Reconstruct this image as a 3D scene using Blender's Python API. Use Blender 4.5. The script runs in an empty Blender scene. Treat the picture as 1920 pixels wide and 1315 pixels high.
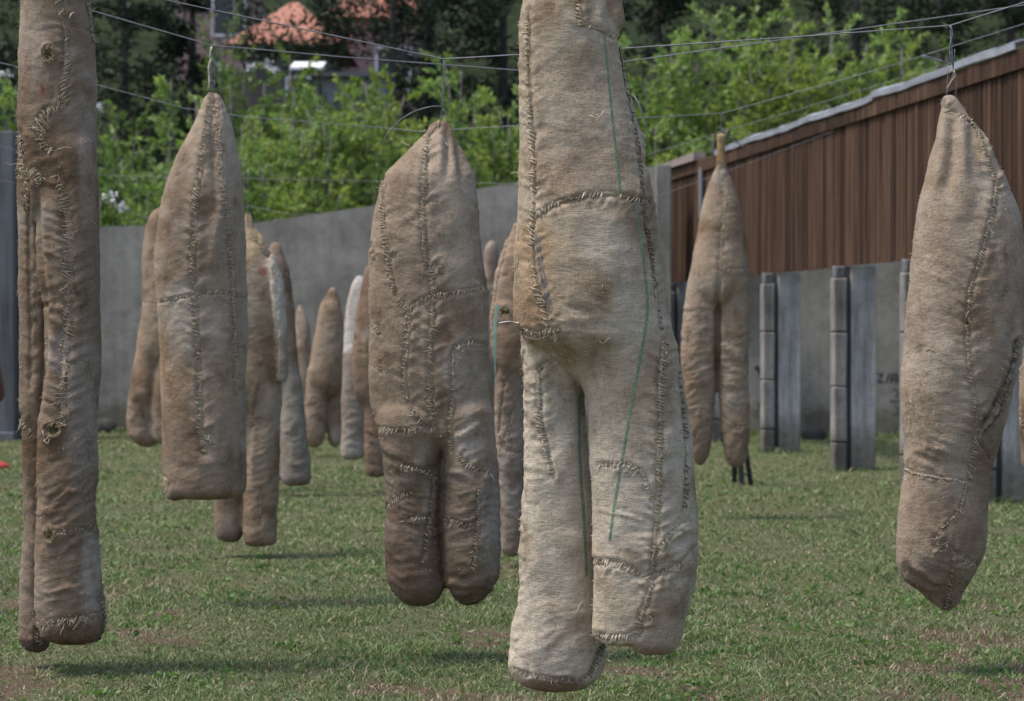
import bpy, bmesh, math, random
import numpy as np
from mathutils import Vector, Matrix
from mathutils.bvhtree import BVHTree

random.seed(7)
rng = np.random.default_rng(7)
S = bpy.context.scene
COL = S.collection

# ------------------------------------------------------------------ camera, sky, sun, exposure
F = 4533.0            # focal length in pixels of the 1920 px wide photograph (85 mm on a 36 mm sensor)
HZ = 615.0            # row of the horizon
CH = 1.5              # camera height
TILT = math.atan((657.5 - HZ) / F)
cam = bpy.data.cameras.new('camera')
cam.lens = 85.0
cam.sensor_width = 36.0
cam.clip_start = 0.1
cam.clip_end = 900
cam.dof.use_dof = True
cam.dof.focus_distance = 9.6
cam.dof.aperture_fstop = 4.4
camo = bpy.data.objects.new('camera', cam)
COL.objects.link(camo)
camo.location = (0, 0, CH)
camo.rotation_euler = (math.pi / 2 - TILT, 0, 0)
S.camera = camo

SUN_EL = math.radians(64)
SUN_AZ = math.radians(-68)       # measured from -Y (behind the camera) towards... see vector below
sun_dir = Vector((-math.cos(SUN_EL) * math.sin(math.radians(80)), -math.cos(SUN_EL) * math.cos(math.radians(80)), math.sin(SUN_EL)))
w = bpy.data.worlds.new('World')
S.world = w
w.use_nodes = True
nt = w.node_tree
bg = nt.nodes['Background']
sky = nt.nodes.new('ShaderNodeTexSky')
sky.sky_type = 'NISHITA'
sky.sun_disc = False
sky.sun_elevation = SUN_EL
sky.sun_rotation = math.atan2(sun_dir.x, sun_dir.y)
sky.air_density = 1.0
sky.dust_density = 3.0
sky.ozone_density = 1.0
nt.links.new(sky.outputs[0], bg.inputs[0])
bg.inputs[1].default_value = 0.115
sl = bpy.data.lights.new('sun', 'SUN')
sl.energy = 1.5
sl.angle = math.radians(10)
sl.color = (1.0, 0.94, 0.85)
so = bpy.data.objects.new('sun', sl)
COL.objects.link(so)
so.rotation_euler = (-sun_dir).to_track_quat('-Z', 'Y').to_euler()
S.view_settings.view_transform = 'Standard'
S.view_settings.look = 'None'
S.view_settings.gamma = 1
S.view_settings.exposure = 1.03
S.view_settings.use_curve_mapping = False

# ------------------------------------------------------------------ helpers
ct, st = math.cos(TILT), math.sin(TILT)
def P(px, py, Z):
    """world point that lies Z metres ahead on the sight line of a photograph pixel"""
    u = (px - 960.0) / F
    v = (657.5 - py) / F
    dx, dy, dz = u, ct + v * st, -st + v * ct
    k = Z / dy
    return Vector((dx * k, Z, CH + dz * k))
def proj(V):
    x, y, z = V[:, 0], V[:, 1], V[:, 2] - CH
    d = y * ct - z * st
    up = y * st + z * ct
    return 960.0 + F * x / d, 657.5 - F * up / d
def ground_z(py):
    return F * CH / (py - HZ)

def tag(o, label=None, cat=None, group=None, kind=None):
    if label: o['label'] = label
    if cat: o['category'] = cat
    if group: o['group'] = group
    if kind: o['kind'] = kind
    return o
def empty(name, loc, label, cat, group=None):
    o = bpy.data.objects.new(name, None)
    o.empty_display_size = 0.1
    o.location = loc
    COL.objects.link(o)
    return tag(o, label, cat, group)
def link(name, me, mat=None, parent=None, smooth=True):
    o = bpy.data.objects.new(name, me)
    COL.objects.link(o)
    if mat is not None and len(me.materials) == 0:
        me.materials.append(mat)
    if smooth:
        me.polygons.foreach_set('use_smooth', np.ones(len(me.polygons), bool))
    if parent is not None:
        o.parent = parent
        pl = parent.location.copy()
        q = parent.parent
        while q is not None:
            pl += q.location
            q = q.parent
        o.matrix_parent_inverse = Matrix.Identity(4)
        o.location = -pl
    return o
def mesh_np(name, V, Fc, k):
    """mesh from a vertex array and an (n,k) face array"""
    me = bpy.data.meshes.new(name)
    V = np.ascontiguousarray(V, np.float32)
    Fc = np.ascontiguousarray(Fc, np.int32)
    me.vertices.add(len(V)); me.vertices.foreach_set('co', V.ravel())
    n = len(Fc)
    me.loops.add(n * k); me.loops.foreach_set('vertex_index', Fc.ravel())
    me.polygons.add(n)
    me.polygons.foreach_set('loop_start', np.arange(0, n * k, k, dtype=np.int32))
    me.update(calc_edges=True)
    return me
def add_attr(me, name, typ, arr):
    a = me.attributes.new(name, typ, 'POINT')
    key = {'FLOAT': 'value', 'FLOAT_VECTOR': 'vector', 'FLOAT_COLOR': 'color'}[typ]
    a.data.foreach_set(key, np.ascontiguousarray(arr, np.float32).ravel())

class MB:
    """collects simple shapes into one mesh"""
    def __init__(s): s.v = []; s.f = []
    def box(s, c, size, R=None, jitter=0.0):
        b = len(s.v)
        for dx in (-.5, .5):
            for dy in (-.5, .5):
                for dz in (-.5, .5):
                    q = Vector((dx * size[0], dy * size[1], dz * size[2]))
                    if jitter: q += Vector([random.uniform(-jitter, jitter) for _ in range(3)])
                    if R is not None: q = R @ q
                    s.v.append(tuple(Vector(c) + q))
        for f in ((0, 1, 3, 2), (4, 6, 7, 5), (0, 4, 5, 1), (2, 3, 7, 6), (0, 2, 6, 4), (1, 5, 7, 3)):
            s.f.append([b + i for i in f])
    def tube(s, pts, r, n=6, cap=True, taper=None):
        pts = [Vector(p) for p in pts]
        b = len(s.v); N = len(pts)
        t0 = (pts[1] - pts[0]).normalized()
        a = t0.orthogonal().normalized()
        for i, p in enumerate(pts):
            t = (pts[min(i + 1, N - 1)] - pts[max(i - 1, 0)])
            t = t.normalized() if t.length > 1e-9 else t0
            a = (a - t * a.dot(t))
            a = a.normalized() if a.length > 1e-6 else t.orthogonal().normalized()
            c = t.cross(a)
            rr = r[i] if isinstance(r, (list, tuple)) else r
            if taper: rr *= 1 + (taper - 1) * i / (N - 1)
            for k in range(n):
                g = 2 * math.pi * k / n
                s.v.append(tuple(p + a * (rr * math.cos(g)) + c * (rr * math.sin(g))))
        for i in range(N - 1):
            for k in range(n):
                k2 = (k + 1) % n
                s.f.append([b + i * n + k, b + i * n + k2, b + (i + 1) * n + k2, b + (i + 1) * n + k])
        if cap:
            s.f.append([b + k for k in range(n)][::-1])
            s.f.append([b + (N - 1) * n + k for k in range(n)])
    def poly(s, pts):
        b = len(s.v)
        s.v += [tuple(p) for p in pts]
        s.f.append(list(range(b, b + len(pts))))
    def prism(s, base, off):
        """closed prism from a polygon and an offset vector"""
        b = len(s.v); n = len(base); off = Vector(off)
        s.v += [tuple(p) for p in base] + [tuple(Vector(p) + off) for p in base]
        s.f.append([b + i for i in range(n)][::-1]); s.f.append([b + n + i for i in range(n)])
        for i in range(n):
            j = (i + 1) % n
            s.f.append([b + i, b + j, b + n + j, b + n + i])
    def build(s, name, mat=None, parent=None, smooth=False, bevel=0):
        me = bpy.data.meshes.new(name)
        me.from_pydata(s.v, [], s.f)
        bm = bmesh.new(); bm.from_mesh(me)
        bmesh.ops.recalc_face_normals(bm, faces=bm.faces)
        if bevel:
            bmesh.ops.bevel(bm, geom=list(bm.edges), offset=bevel, segments=1, affect='EDGES', profile=.7)
        bm.to_mesh(me); bm.free()
        return link(name, me, mat, parent, smooth)

def fade(t): return t * t * t * (t * (t * 6 - 15) + 10)
def vnoise(p, seed=0):
    """smooth value noise on an (n,3) array, range -1..1"""
    p = np.asarray(p, np.float64)
    i = np.floor(p).astype(np.int64); f = fade(p - i)
    def h(ix, iy, iz):
        n = (ix * 374761393 + iy * 668265263 + iz * 2147483647 + seed * 974634777) & 0xffffffff
        n = ((n ^ (n >> 13)) * 1274126177) & 0xffffffff
        n = n ^ (n >> 16)
        n = (n * 2246822519) & 0xffffffff
        n = n ^ (n >> 15)
        return n.astype(np.float64) / 2147483647.5 - 1.0
    x, y, z = i[:, 0], i[:, 1], i[:, 2]
    fx, fy, fz = f[:, 0], f[:, 1], f[:, 2]
    r = 0
    for dx in (0, 1):
        wx = fx if dx else 1 - fx
        for dy in (0, 1):
            wy = fy if dy else 1 - fy
            for dz in (0, 1):
                wz = fz if dz else 1 - fz
                r = r + wx * wy * wz * h(x + dx, y + dy, z + dz)
    return r
def fbm(p, oct=3, seed=0):
    p = np.asarray(p, np.float64)
    r = 0; a = 1.0; s = 0
    for o in range(oct):
        r = r + a * vnoise(p * (2.03 ** o), seed + 17 * o); s += a; a *= .5
    return r / s
def smoothstep(a, b, x):
    t = np.clip((x - a) / (b - a), 0, 1)
    return t * t * (3 - 2 * t)

# ------------------------------------------------------------------ materials
def mat_new(name):
    m = bpy.data.materials.new(name); m.use_nodes = True
    nt = m.node_tree; N = nt.nodes; L = nt.links
    b = N['Principled BSDF']
    return m, N, L, b
def ramp(N, L, src, stops):
    r = N.new('ShaderNodeValToRGB')
    e = r.color_ramp.elements
    while len(e) > 1: e.remove(e[-1])
    e[0].position = stops[0][0]; e[0].color = (*stops[0][1], 1)
    for p, c in stops[1:]:
        q = e.new(p); q.color = (*c, 1)
    L.new(src, r.inputs[0])
    return r.outputs[0]
def noise(N, L, vec, scale, detail=4, rough=.55, mapscale=None):
    n = N.new('ShaderNodeTexNoise')
    n.inputs['Scale'].default_value = scale
    n.inputs['Detail'].default_value = detail
    n.inputs['Roughness'].default_value = rough
    if vec is not None:
        if mapscale:
            m = N.new('ShaderNodeMapping'); m.inputs['Scale'].default_value = mapscale
            L.new(vec, m.inputs['Vector']); vec = m.outputs[0]
        L.new(vec, n.inputs['Vector'])
    return n.outputs['Fac']
def mixc(N, L, fac, a, b, mode='MIX'):
    m = N.new('ShaderNodeMix'); m.data_type = 'RGBA'; m.blend_type = mode
    for sock, v in ((m.inputs[0], fac), (m.inputs[6], a), (m.inputs[7], b)):
        if hasattr(v, 'is_linked'): L.new(v, sock)
        elif isinstance(v, (int, float)): sock.default_value = v
        else: sock.default_value = (*v, 1)
    return m.outputs[2]
def math_(N, L, op, a, b=None):
    m = N.new('ShaderNodeMath'); m.operation = op
    for s, v in ((m.inputs[0], a), (m.inputs[1], b)):
        if v is None: continue
        if hasattr(v, 'is_linked'): L.new(v, s)
        else: s.default_value = v
    return m.outputs[0]
def bump(N, L, h, dist, strength, prev=None):
    b = N.new('ShaderNodeBump'); b.inputs['Distance'].default_value = dist; b.inputs['Strength'].default_value = strength
    L.new(h, b.inputs['Height'])
    if prev is not None: L.new(prev, b.inputs['Normal'])
    return b.outputs[0]
def attr(N, name):
    a = N.new('ShaderNodeAttribute'); a.attribute_name = name
    return a

def burlap_material():
    m, N, L, b = mat_new('burlap')
    cl = attr(N, 'cloth').outputs['Vector']
    ti = attr(N, 'tint').outputs['Color']
    # slubs of the two thread directions
    n1 = noise(N, L, cl, 1.0, 3, .6, (34, 300, 1))
    n2 = noise(N, L, cl, 1.0, 3, .6, (300, 30, 1))
    n3 = noise(N, L, cl, 1.0, 3, .7, (170, 170, 1))
    a = math_(N, L, 'ADD', math_(N, L, 'MULTIPLY', n1, .42), math_(N, L, 'MULTIPLY', n2, .30))
    a = math_(N, L, 'ADD', a, math_(N, L, 'MULTIPLY', n3, .38))
    g = ramp(N, L, a, [(.36, (.58, .55, .52)), (.53, (1, 1, 1)), (.70, (1.28, 1.29, 1.29))])
    ti = mixc(N, L, 1.0, ti, (.985, .965, .965), 'MULTIPLY')
    col = mixc(N, L, 1.0, ti, g, 'MULTIPLY')
    # faded and dirty areas
    big = noise(N, L, cl, 1.0, 5, .62, (7, 6, 1))
    d = ramp(N, L, big, [(.30, (.55, .48, .42)), (.46, (.95, .94, .93)), (.60, (1.05, 1.06, 1.06)), (.74, (1.25, 1.27, 1.30))])
    col = mixc(N, L, .8, col, d, 'MULTIPLY')
    sp = noise(N, L, cl, 1.0, 3, .5, (70, 55, 1))
    sp = ramp(N, L, sp, [(.30, (.72, .68, .62)), (.42, (1, 1, 1))])
    col = mixc(N, L, .6, col, sp, 'MULTIPLY')
    L.new(col, b.inputs['Base Color'])
    b.inputs['Roughness'].default_value = .95
    b.inputs['Specular IOR Level'].default_value = .12
    wr = noise(N, L, cl, 1.0, 4, .55, (20, 34, 1))
    h = math_(N, L, 'ADD', math_(N, L, 'MULTIPLY', a, .5), 0)
    nb = bump(N, L, wr, .016, .45)
    nb = bump(N, L, h, .008, .9, nb)
    L.new(nb, b.inputs['Normal'])
    return m
def fibre_material(name, c, var=.35):
    m, N, L, b = mat_new(name)
    g = N.new('ShaderNodeNewGeometry')
    n = noise(N, L, g.outputs['Position'], 45, 3)
    lo = tuple(x * (1 - var) for x in c); hi = tuple(x * (1 + var) for x in c)
    L.new(ramp(N, L, n, [(.32, lo), (.68, hi)]), b.inputs['Base Color'])
    b.inputs['Roughness'].default_value = .9
    b.inputs['Specular IOR Level'].default_value = .1
    return m
def stripe_material(name, c, jute):
    m, N, L, b = mat_new(name)
    g = N.new('ShaderNodeNewGeometry')
    n = noise(N, L, g.outputs['Position'], 130, 4, .7)
    L.new(ramp(N, L, n, [(.42, c), (.54, tuple(.65 * a + .35 * b for a, b in zip(c, jute))), (.66, jute)]), b.inputs['Base Color'])
    b.inputs['Roughness'].default_value = .95
    b.inputs['Specular IOR Level'].default_value = .1
    return m
def wire_material():
    m, N, L, b = mat_new('galvanised_wire')
    g = N.new('ShaderNodeNewGeometry')
    n = noise(N, L, g.outputs['Position'], 30, 3)
    L.new(ramp(N, L, n, [(.35, (.13, .132, .15)), (.65, (.21, .215, .245))]), b.inputs['Base Color'])
    b.inputs['Metallic'].default_value = .2
    b.inputs['Roughness'].default_value = .5
    return m
def concrete_material(name, c1, c2, streak=1.0, damp=False, low=.50):
    m, N, L, b = mat_new(name)
    g = N.new('ShaderNodeTexCoord').outputs['Object']
    n1 = noise(N, L, g, 1.3, 6, .6)
    n2 = noise(N, L, g, 1.0, 5, .65, (9, 9, .55))
    n3 = noise(N, L, g, 60, 3, .6)
    col = ramp(N, L, n1, [(.3, c1), (.7, c2)])
    s = ramp(N, L, n2, [(.32, (low, low * .98, low * .96)), (.5, (1, 1, 1)), (.68, (1.18, 1.18, 1.2))])
    col = mixc(N, L, streak, col, s, 'MULTIPLY')
    if damp:
        # splash dirt along the foot and run-off stains below the coping
        sx = N.new('ShaderNodeSeparateXYZ'); L.new(g, sx.inputs[0])
        zz = math_(N, L, 'ADD', sx.outputs[2], math_(N, L, 'MULTIPLY', noise(N, L, g, 2.5, 5, .7), -.55))
        dm = ramp(N, L, zz, [(.0, (.58, .56, .50)), (.16, (1, 1, 1))])
        col = mixc(N, L, 1.0, col, dm, 'MULTIPLY')
        bl = ramp(N, L, noise(N, L, g, 5.5, 5, .7), [(.34, (.78, .77, .76)), (.5, (1, 1, 1)), (.66, (1.12, 1.12, 1.1))])
        col = mixc(N, L, 1.0, col, bl, 'MULTIPLY')
    s2 = ramp(N, L, n3, [(.3, (.85, .85, .85)), (.7, (1.1, 1.1, 1.1))])
    col = mixc(N, L, 1.0, col, s2, 'MULTIPLY')
    L.new(col, b.inputs['Base Color'])
    b.inputs['Roughness'].default_value = .92
    L.new(bump(N, L, n3, .01, .4), b.inputs['Normal'])
    return m
def wood_material(name, c1, c2, c3):
    m, N, L, b = mat_new(name)
    g = N.new('ShaderNodeTexCoord').outputs['Object']
    oi = N.new('ShaderNodeObjectInfo')
    ad = N.new('ShaderNodeVectorMath'); ad.operation = 'ADD'
    cx = N.new('ShaderNodeCombineXYZ')
    L.new(math_(N, L, 'MULTIPLY', oi.outputs['Random'], 37.0), cx.inputs[2])
    L.new(g, ad.inputs[0]); L.new(cx.outputs[0], ad.inputs[1])
    n1 = noise(N, L, ad.outputs[0], 1.0, 5, .65, (34, 34, .9))
    n2 = noise(N, L, ad.outputs[0], 1.0, 4, .6, (6, 6, 1.2))
    col = ramp(N, L, n1, [(.30, c1), (.5, c2), (.72, c3)])
    s = ramp(N, L, n2, [(.3, (.7, .68, .66)), (.7, (1.25, 1.22, 1.2))])
    col = mixc(N, L, 1.0, col, s, 'MULTIPLY')
    rr = N.new('ShaderNodeMapRange'); L.new(oi.outputs['Random'], rr.inputs[0])
    rr.inputs[3].default_value = .62; rr.inputs[4].default_value = 1.32
    cc = N.new('ShaderNodeCombineColor')
    for i in range(3): L.new(rr.outputs[0], cc.inputs[i])
    col = mixc(N, L, 1.0, col, cc.outputs[0], 'MULTIPLY')
    L.new(col, b.inputs['Base Color'])
    b.inputs['Roughness'].default_value = .95
    b.inputs['Specular IOR Level'].default_value = .12
    L.new(bump(N, L, n1, .012, .5), b.inputs['Normal'])
    return m
def leaf_material(name, c_dark, c_mid, c_light, trans=.35, spec=.35):
    m, N, L, b = mat_new(name)
    a = attr(N, 'tone').outputs['Fac']
    col = ramp(N, L, a, [(0, c_dark), (.5, c_mid), (1, c_light)])
    L.new(col, b.inputs['Base Color'])
    b.inputs['Roughness'].default_value = .45
    b.inputs['Specular IOR Level'].default_value = spec
    t = N.new('ShaderNodeBsdfTranslucent')
    L.new(mixc(N, L, 1.0, col, (1.25, 1.3, .7), 'MULTIPLY'), t.inputs[0])
    mx = N.new('ShaderNodeMixShader'); mx.inputs[0].default_value = trans
    L.new(b.outputs[0], mx.inputs[1]); L.new(t.outputs[0], mx.inputs[2])
    L.new(mx.outputs[0], N['Material Output'].inputs[0])
    return m
def plain_material(name, c, rough=.8, metal=0, var=.2, scale=8):
    m, N, L, b = mat_new(name)
    g = N.new('ShaderNodeTexCoord').outputs['Object']
    n = noise(N, L, g, scale, 4)
    L.new(ramp(N, L, n, [(.3, tuple(x * (1 - var) for x in c)), (.7, tuple(x * (1 + var) for x in c))]), b.inputs['Base Color'])
    b.inputs['Roughness'].default_value = rough
    b.inputs['Metallic'].default_value = metal
    return m

BURLAP = burlap_material()
FIBRE = fibre_material('jute_fibre', (.50, .43, .33))
FIBRE_M = fibre_material('mid_jute_fibre', (.33, .27, .205))
FIBRE_D = fibre_material('dark_jute_fibre', (.20, .155, .115))
THREAD_W = fibre_material('pale_thread', (.54, .46, .36), .25)
STRAW = fibre_material('straw', (.40, .33, .19), .35)
GREEN = stripe_material('green_stripe', (.10, .20, .125), (.34, .29, .22))
TEAL = stripe_material('teal_print', (.06, .14, .135), (.30, .23, .16))
TEALP = stripe_material('teal_stripe', (.12, .25, .23), (.16, .27, .25))
NAVY = stripe_material('navy_stripe', (.09, .10, .13), (.30, .25, .19))
WIRE = wire_material()
TWINE_W = plain_material('white_twine', (.72, .70, .66), .7)
CONC = concrete_material('wall_concrete', (.168, .160, .142), (.30, .287, .256), .28, True)
CONC_P = concrete_material('post_concrete', (.22, .212, .205), (.40, .390, .380), 1.0, True, .30)
CONC_B = concrete_material('pier_concrete', (.15, .138, .125), (.29, .272, .25), 1.0, True, .45)
CONC_D = concrete_material('dark_concrete', (.10, .102, .108), (.165, .167, .175), .9)
WOOD = wood_material('brown_slats', (.022, .014, .010), (.060, .036, .025), (.180, .108, .068))
COPING = plain_material('zinc_coping', (.42, .44, .50), .5, .25, .25, 3)
EARTH_R = (.20, .115, .080)

# ------------------------------------------------------------------ ground and grass
def bare_mask(x, y):
    p = np.stack([x * .9, y * .55, np.zeros_like(x)], 1)
    n = fbm(p, 4, 3)
    n2 = fbm(p * 4.3, 3, 9)
    near = 1 - smoothstep(10.5, 18, y) * .75
    return np.clip(smoothstep(.11, .50, n * .62 + n2 * .80) * near, 0, 1)
def gz(x, y):
    p = np.stack([x * .6, y * .6, np.zeros_like(x)], 1)
    q = np.stack([x * 4, y * 4, np.zeros_like(x)], 1)
    return .02 * fbm(p, 2, 5) + .008 * fbm(q, 2, 6)

def build_ground():
    xs = np.concatenate([[-400, -150, -60, -25, -12, -8], np.arange(-5.5, 5.51, .055), [8, 12, 25, 60, 150, 400]])
    ys = np.concatenate([[-100, -30, -8, 0, 4, 7], np.arange(8.6, 36.5, .075), [38, 41, 60, 120, 300, 600]])
    X, Y = np.meshgrid(xs, ys)
    x, y = X.ravel(), Y.ravel()
    z = gz(x, y)
    z = np.where((np.abs(x) > 30) | (y > 60) | (y < -10), 0, z)
    V = np.stack([x, y, z], 1)
    nx, ny = len(xs), len(ys)
    i = np.arange(nx - 1)[None, :] + nx * np.arange(ny - 1)[:, None]
    i = i.ravel()
    Fc = np.stack([i, i + 1, i + 1 + nx, i + nx], 1)
    me = mesh_np('ground', V, Fc, 4)
    add_attr(me, 'bare', 'FLOAT', bare_mask(x, y))
    m, N, L, b = mat_new('lawn_soil')
    g = N.new('ShaderNodeNewGeometry').outputs['Position']
    ba = attr(N, 'bare').outputs['Fac']
    nf = noise(N, L, g, 40, 4, .7)
    nm = noise(N, L, g, 5, 4, .6)
    soil = ramp(N, L, nf, [(.25, (.060, .042, .032)), (.5, (.165, .115, .083)), (.78, (.33, .25, .18))])
    thatch = ramp(N, L, nf, [(.25, (.060, .070, .034)), (.5, (.140, .155, .072)), (.75, (.24, .25, .13))])
    thatch = mixc(N, L, ramp(N, L, nm, [(.4, (0, 0, 0)), (.65, (.7, .7, .7))]), thatch, (.19, .165, .105))
    f = math_(N, L, 'ADD', ba, math_(N, L, 'MULTIPLY', math_(N, L, 'SUBTRACT', nf, .5), 1.6))
    f = ramp(N, L, f, [(.25, (0, 0, 0)), (.7, (1, 1, 1))])
    L.new(mixc(N, L, f, thatch, soil), b.inputs['Base Color'])
    b.inputs['Roughness'].default_value = 1
    b.inputs['Specular IOR Level'].default_value = .05
    L.new(bump(N, L, nf, .05, 1.0), b.inputs['Normal'])
    o = link('ground', me, m)
    tag(o, kind='structure')
build_ground()

def build_grass(n=430000):
    # sight-line-independent density: many blades near, fewer and wider ones far away
    u = rng.random(n)
    a, bb = 9.0, 35.0
    k = -.75
    y = ((a ** k) + u * (bb ** k - a ** k)) ** (1 / k)
    x = (rng.random(n) - .5) * (.46 * y + .8)
    bare = bare_mask(x, y)
    p = np.stack([x * 2.2, y * 1.6, np.zeros(n)], 1)
    clump = fbm(p, 3, 31)
    fine = fbm(p * 5.5, 2, 33)
    keep = rng.random(n) < np.clip((1.02 - bare * .68) * (.74 + .45 * clump + .35 * fine), .10, 1)
    x, y, bare, clump = x[keep], y[keep], bare[keep], clump[keep]
    n = len(x)
    z = gz(x, y) - .004
    # longer grass left standing along the foot of the wall and round the posts
    ne = 9000
    ex = np.concatenate([rng.uniform(-8.5, 8.5, ne), np.repeat([hpt(Z).x for Z in (35.2, 31.9, 28.9, 25.6, 23.0, 20.7)], 260) + rng.normal(0, .16, 1560)])
    ey = np.concatenate([np.where(ex[:ne] < 2.3, 35.15 - .153 * np.clip(ex[:ne] + 5.98, 0, 9), 33.8 - .253 * np.clip(ex[:ne] - 2.3, 0, 9)) - np.abs(rng.normal(0, .22, ne)),
                         np.repeat([Z for Z in (35.2, 31.9, 28.9, 25.6, 23.0, 20.7)], 260) + rng.normal(0, .12, 1560)])
    n0 = n; n = n + len(ex)
    x = np.concatenate([x, ex]); y = np.concatenate([y, ey]); bare = np.concatenate([bare, np.zeros(len(ex))]); clump = np.concatenate([clump, fbm(np.stack([ex * 1.5, ey, ex * 0], 1), 2, 35)])
    z = gz(x, y) - .004
    tall = np.ones(n); tall[n0:] = rng.uniform(1.2, 3.4, n - n0)
    # tufts that the mower missed
    tf = fbm(np.stack([x * 3.1, y * 2.2, x * 0 + 3], 1), 2, 37)
    tall[:n0] *= 1 + .7 * smoothstep(.28, .55, tf[:n0])
    far = y / 10.0
    wdt = (.0017 + .0020 * rng.random(n)) * far ** .9
    hgt = (.010 + .020 * rng.random(n) ** 1.8) * (1 + .6 * np.clip(clump, -.4, 1)) * (1 + .012 * (y - 9)) * tall
    ang = rng.random(n) * 2 * np.pi
    lean = (.3 + 1.6 * rng.random(n)) * hgt
    la = rng.random(n) * 2 * np.pi
    bx, by = np.cos(ang) * wdt, np.sin(ang) * wdt
    lx, ly = np.cos(la) * lean, np.sin(la) * lean
    V = np.empty((n, 5, 3))
    V[:, 0] = np.stack([x - bx, y - by, z], 1)
    V[:, 1] = np.stack([x + bx, y + by, z], 1)
    V[:, 2] = np.stack([x + lx * .38 + bx * .8, y + ly * .38 + by * .8, z + hgt * .68], 1)
    V[:, 3] = np.stack([x + lx * .38 - bx * .8, y + ly * .38 - by * .8, z + hgt * .68], 1)
    V[:, 4] = np.stack([x + lx * 1.1, y + ly * 1.1, z + hgt * (.95)], 1)
    i = np.arange(n) * 5
    T = np.stack([i, i + 1, i + 2, i, i + 2, i + 3, i + 3, i + 2, i + 4], 1).reshape(-1, 3)
    me = mesh_np('grass', V.reshape(-1, 3), T, 3)
    tone = np.clip(.42 + .25 * rng.standard_normal(n) + .22 * clump, 0, 1)
    dry = rng.random(n) < (.14 + .35 * bare + .10 * np.clip(-clump, 0, 1))
    tone = np.where(dry, 1.0, tone * .8)
    add_attr(me, 'tone', 'FLOAT', np.repeat(tone, 5))
    m, N, L, b = mat_new('grass_blades')
    t = attr(N, 'tone').outputs['Fac']
    col = ramp(N, L, t, [(0, (.066, .108, .036)), (.4, (.138, .205, .066)), (.8, (.222, .285, .112)), (.9, (.23, .24, .13)), (1, (.36, .31, .20))])
    L.new(col, b.inputs['Base Color'])
    b.inputs['Roughness'].default_value = .5
    b.inputs['Specular IOR Level'].default_value = .3
    tr = N.new('ShaderNodeBsdfTranslucent'); L.new(col, tr.inputs[0])
    mx = N.new('ShaderNodeMixShader'); mx.inputs[0].default_value = .25
    L.new(b.outputs[0], mx.inputs[1]); L.new(tr.outputs[0], mx.inputs[2])
    L.new(mx.outputs[0], N['Material Output'].inputs[0])
    o = link('grass', me, m, smooth=False)
    tag(o, 'short patchy green grass covering the lawn', 'grass', kind='stuff')

# ------------------------------------------------------------------ hillside behind
def build_hill():
    xs = np.linspace(-160, 160, 90); ys = np.concatenate([np.linspace(43, 100, 50), [130, 180, 260]])
    X, Y = np.meshgrid(xs, ys); x, y = X.ravel(), Y.ravel()
    z = -.4 + np.interp(y, [43, 48, 66, 100, 180, 260], [0, 1.2, 8.5, 20, 34, 40]) + .7 * fbm(np.stack([x * .2, y * .2, x * 0], 1), 3, 8) * np.clip((y - 44) / 8, 0, 1)
    nx = len(xs); i = (np.arange(nx - 1)[None, :] + nx * np.arange(len(ys) - 1)[:, None]).ravel()
    me = mesh_np('hill', np.stack([x, y, z], 1), np.stack([i, i + 1, i + 1 + nx, i + nx], 1), 4)
    m, N, L, b = mat_new('undergrowth')
    g = N.new('ShaderNodeNewGeometry').outputs['Position']
    L.new(ramp(N, L, noise(N, L, g, 2.2, 6, .7), [(.3, (.010, .014, .008)), (.6, (.030, .042, .018)), (.8, (.07, .085, .03))]), b.inputs['Base Color'])
    b.inputs['Roughness'].default_value = 1
    b.inputs['Specular IOR Level'].default_value = .05
    tag(link('hill', me, m), kind='structure')
build_hill()

# ------------------------------------------------------------------ back wall, pillars
def wall_prism(pts, thick, name, mat, parent=None):
    """pts: (x, y, ztop) along the front face; the wall goes thick behind it"""
    mb = MB()
    n = len(pts)
    for p in pts:
        mb.v += [(p[0], p[1], -.15), (p[0], p[1], p[2]), (p[0], p[1] + thick, p[2]), (p[0], p[1] + thick, -.15)]
    for i in range(n - 1):
        for k in range(4): mb.f.append([i * 4 + k, i * 4 + (k + 1) % 4, i * 4 + 4 + (k + 1) % 4, i * 4 + 4 + k])
    mb.f.append([0, 1, 2, 3]); mb.f.append([n * 4 - 4, n * 4 - 3, n * 4 - 2, n * 4 - 1])
    return mb.build(name, mat, parent)
def T(px, py, Z):
    p = P(px, py, Z); return (p.x, p.y, p.z)
wb = wall_prism([T(-500, 428, 35.4), T(190, 425, 35.2), T(470, 419, 35.0), T(700, 386, 34.7), T(960, 344, 34.4), T(1246, 310, 33.95)], .28, 'concrete_wall', CONC)
tag(wb, 'long weathered grey concrete wall with sloping top behind the sacks', 'wall')
wr = wall_prism([T(1300, 528, 33.8), T(1345, 500, 33.7), T(1480, 478, 33.4), T(1960, 430, 32.6), T(2500, 380, 31.5)], .25, 'concrete_wall', CONC)
tag(wr, 'grey concrete wall with black graffiti behind the posts of the brown hoarding', 'wall')
wf = wall_prism([T(1215, 522, 36.3), T(1345, 518, 36.3)], .2, 'concrete_wall', CONC)
tag(wf, 'short low piece of grey wall under the far left end of the brown hoarding', 'wall')
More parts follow.
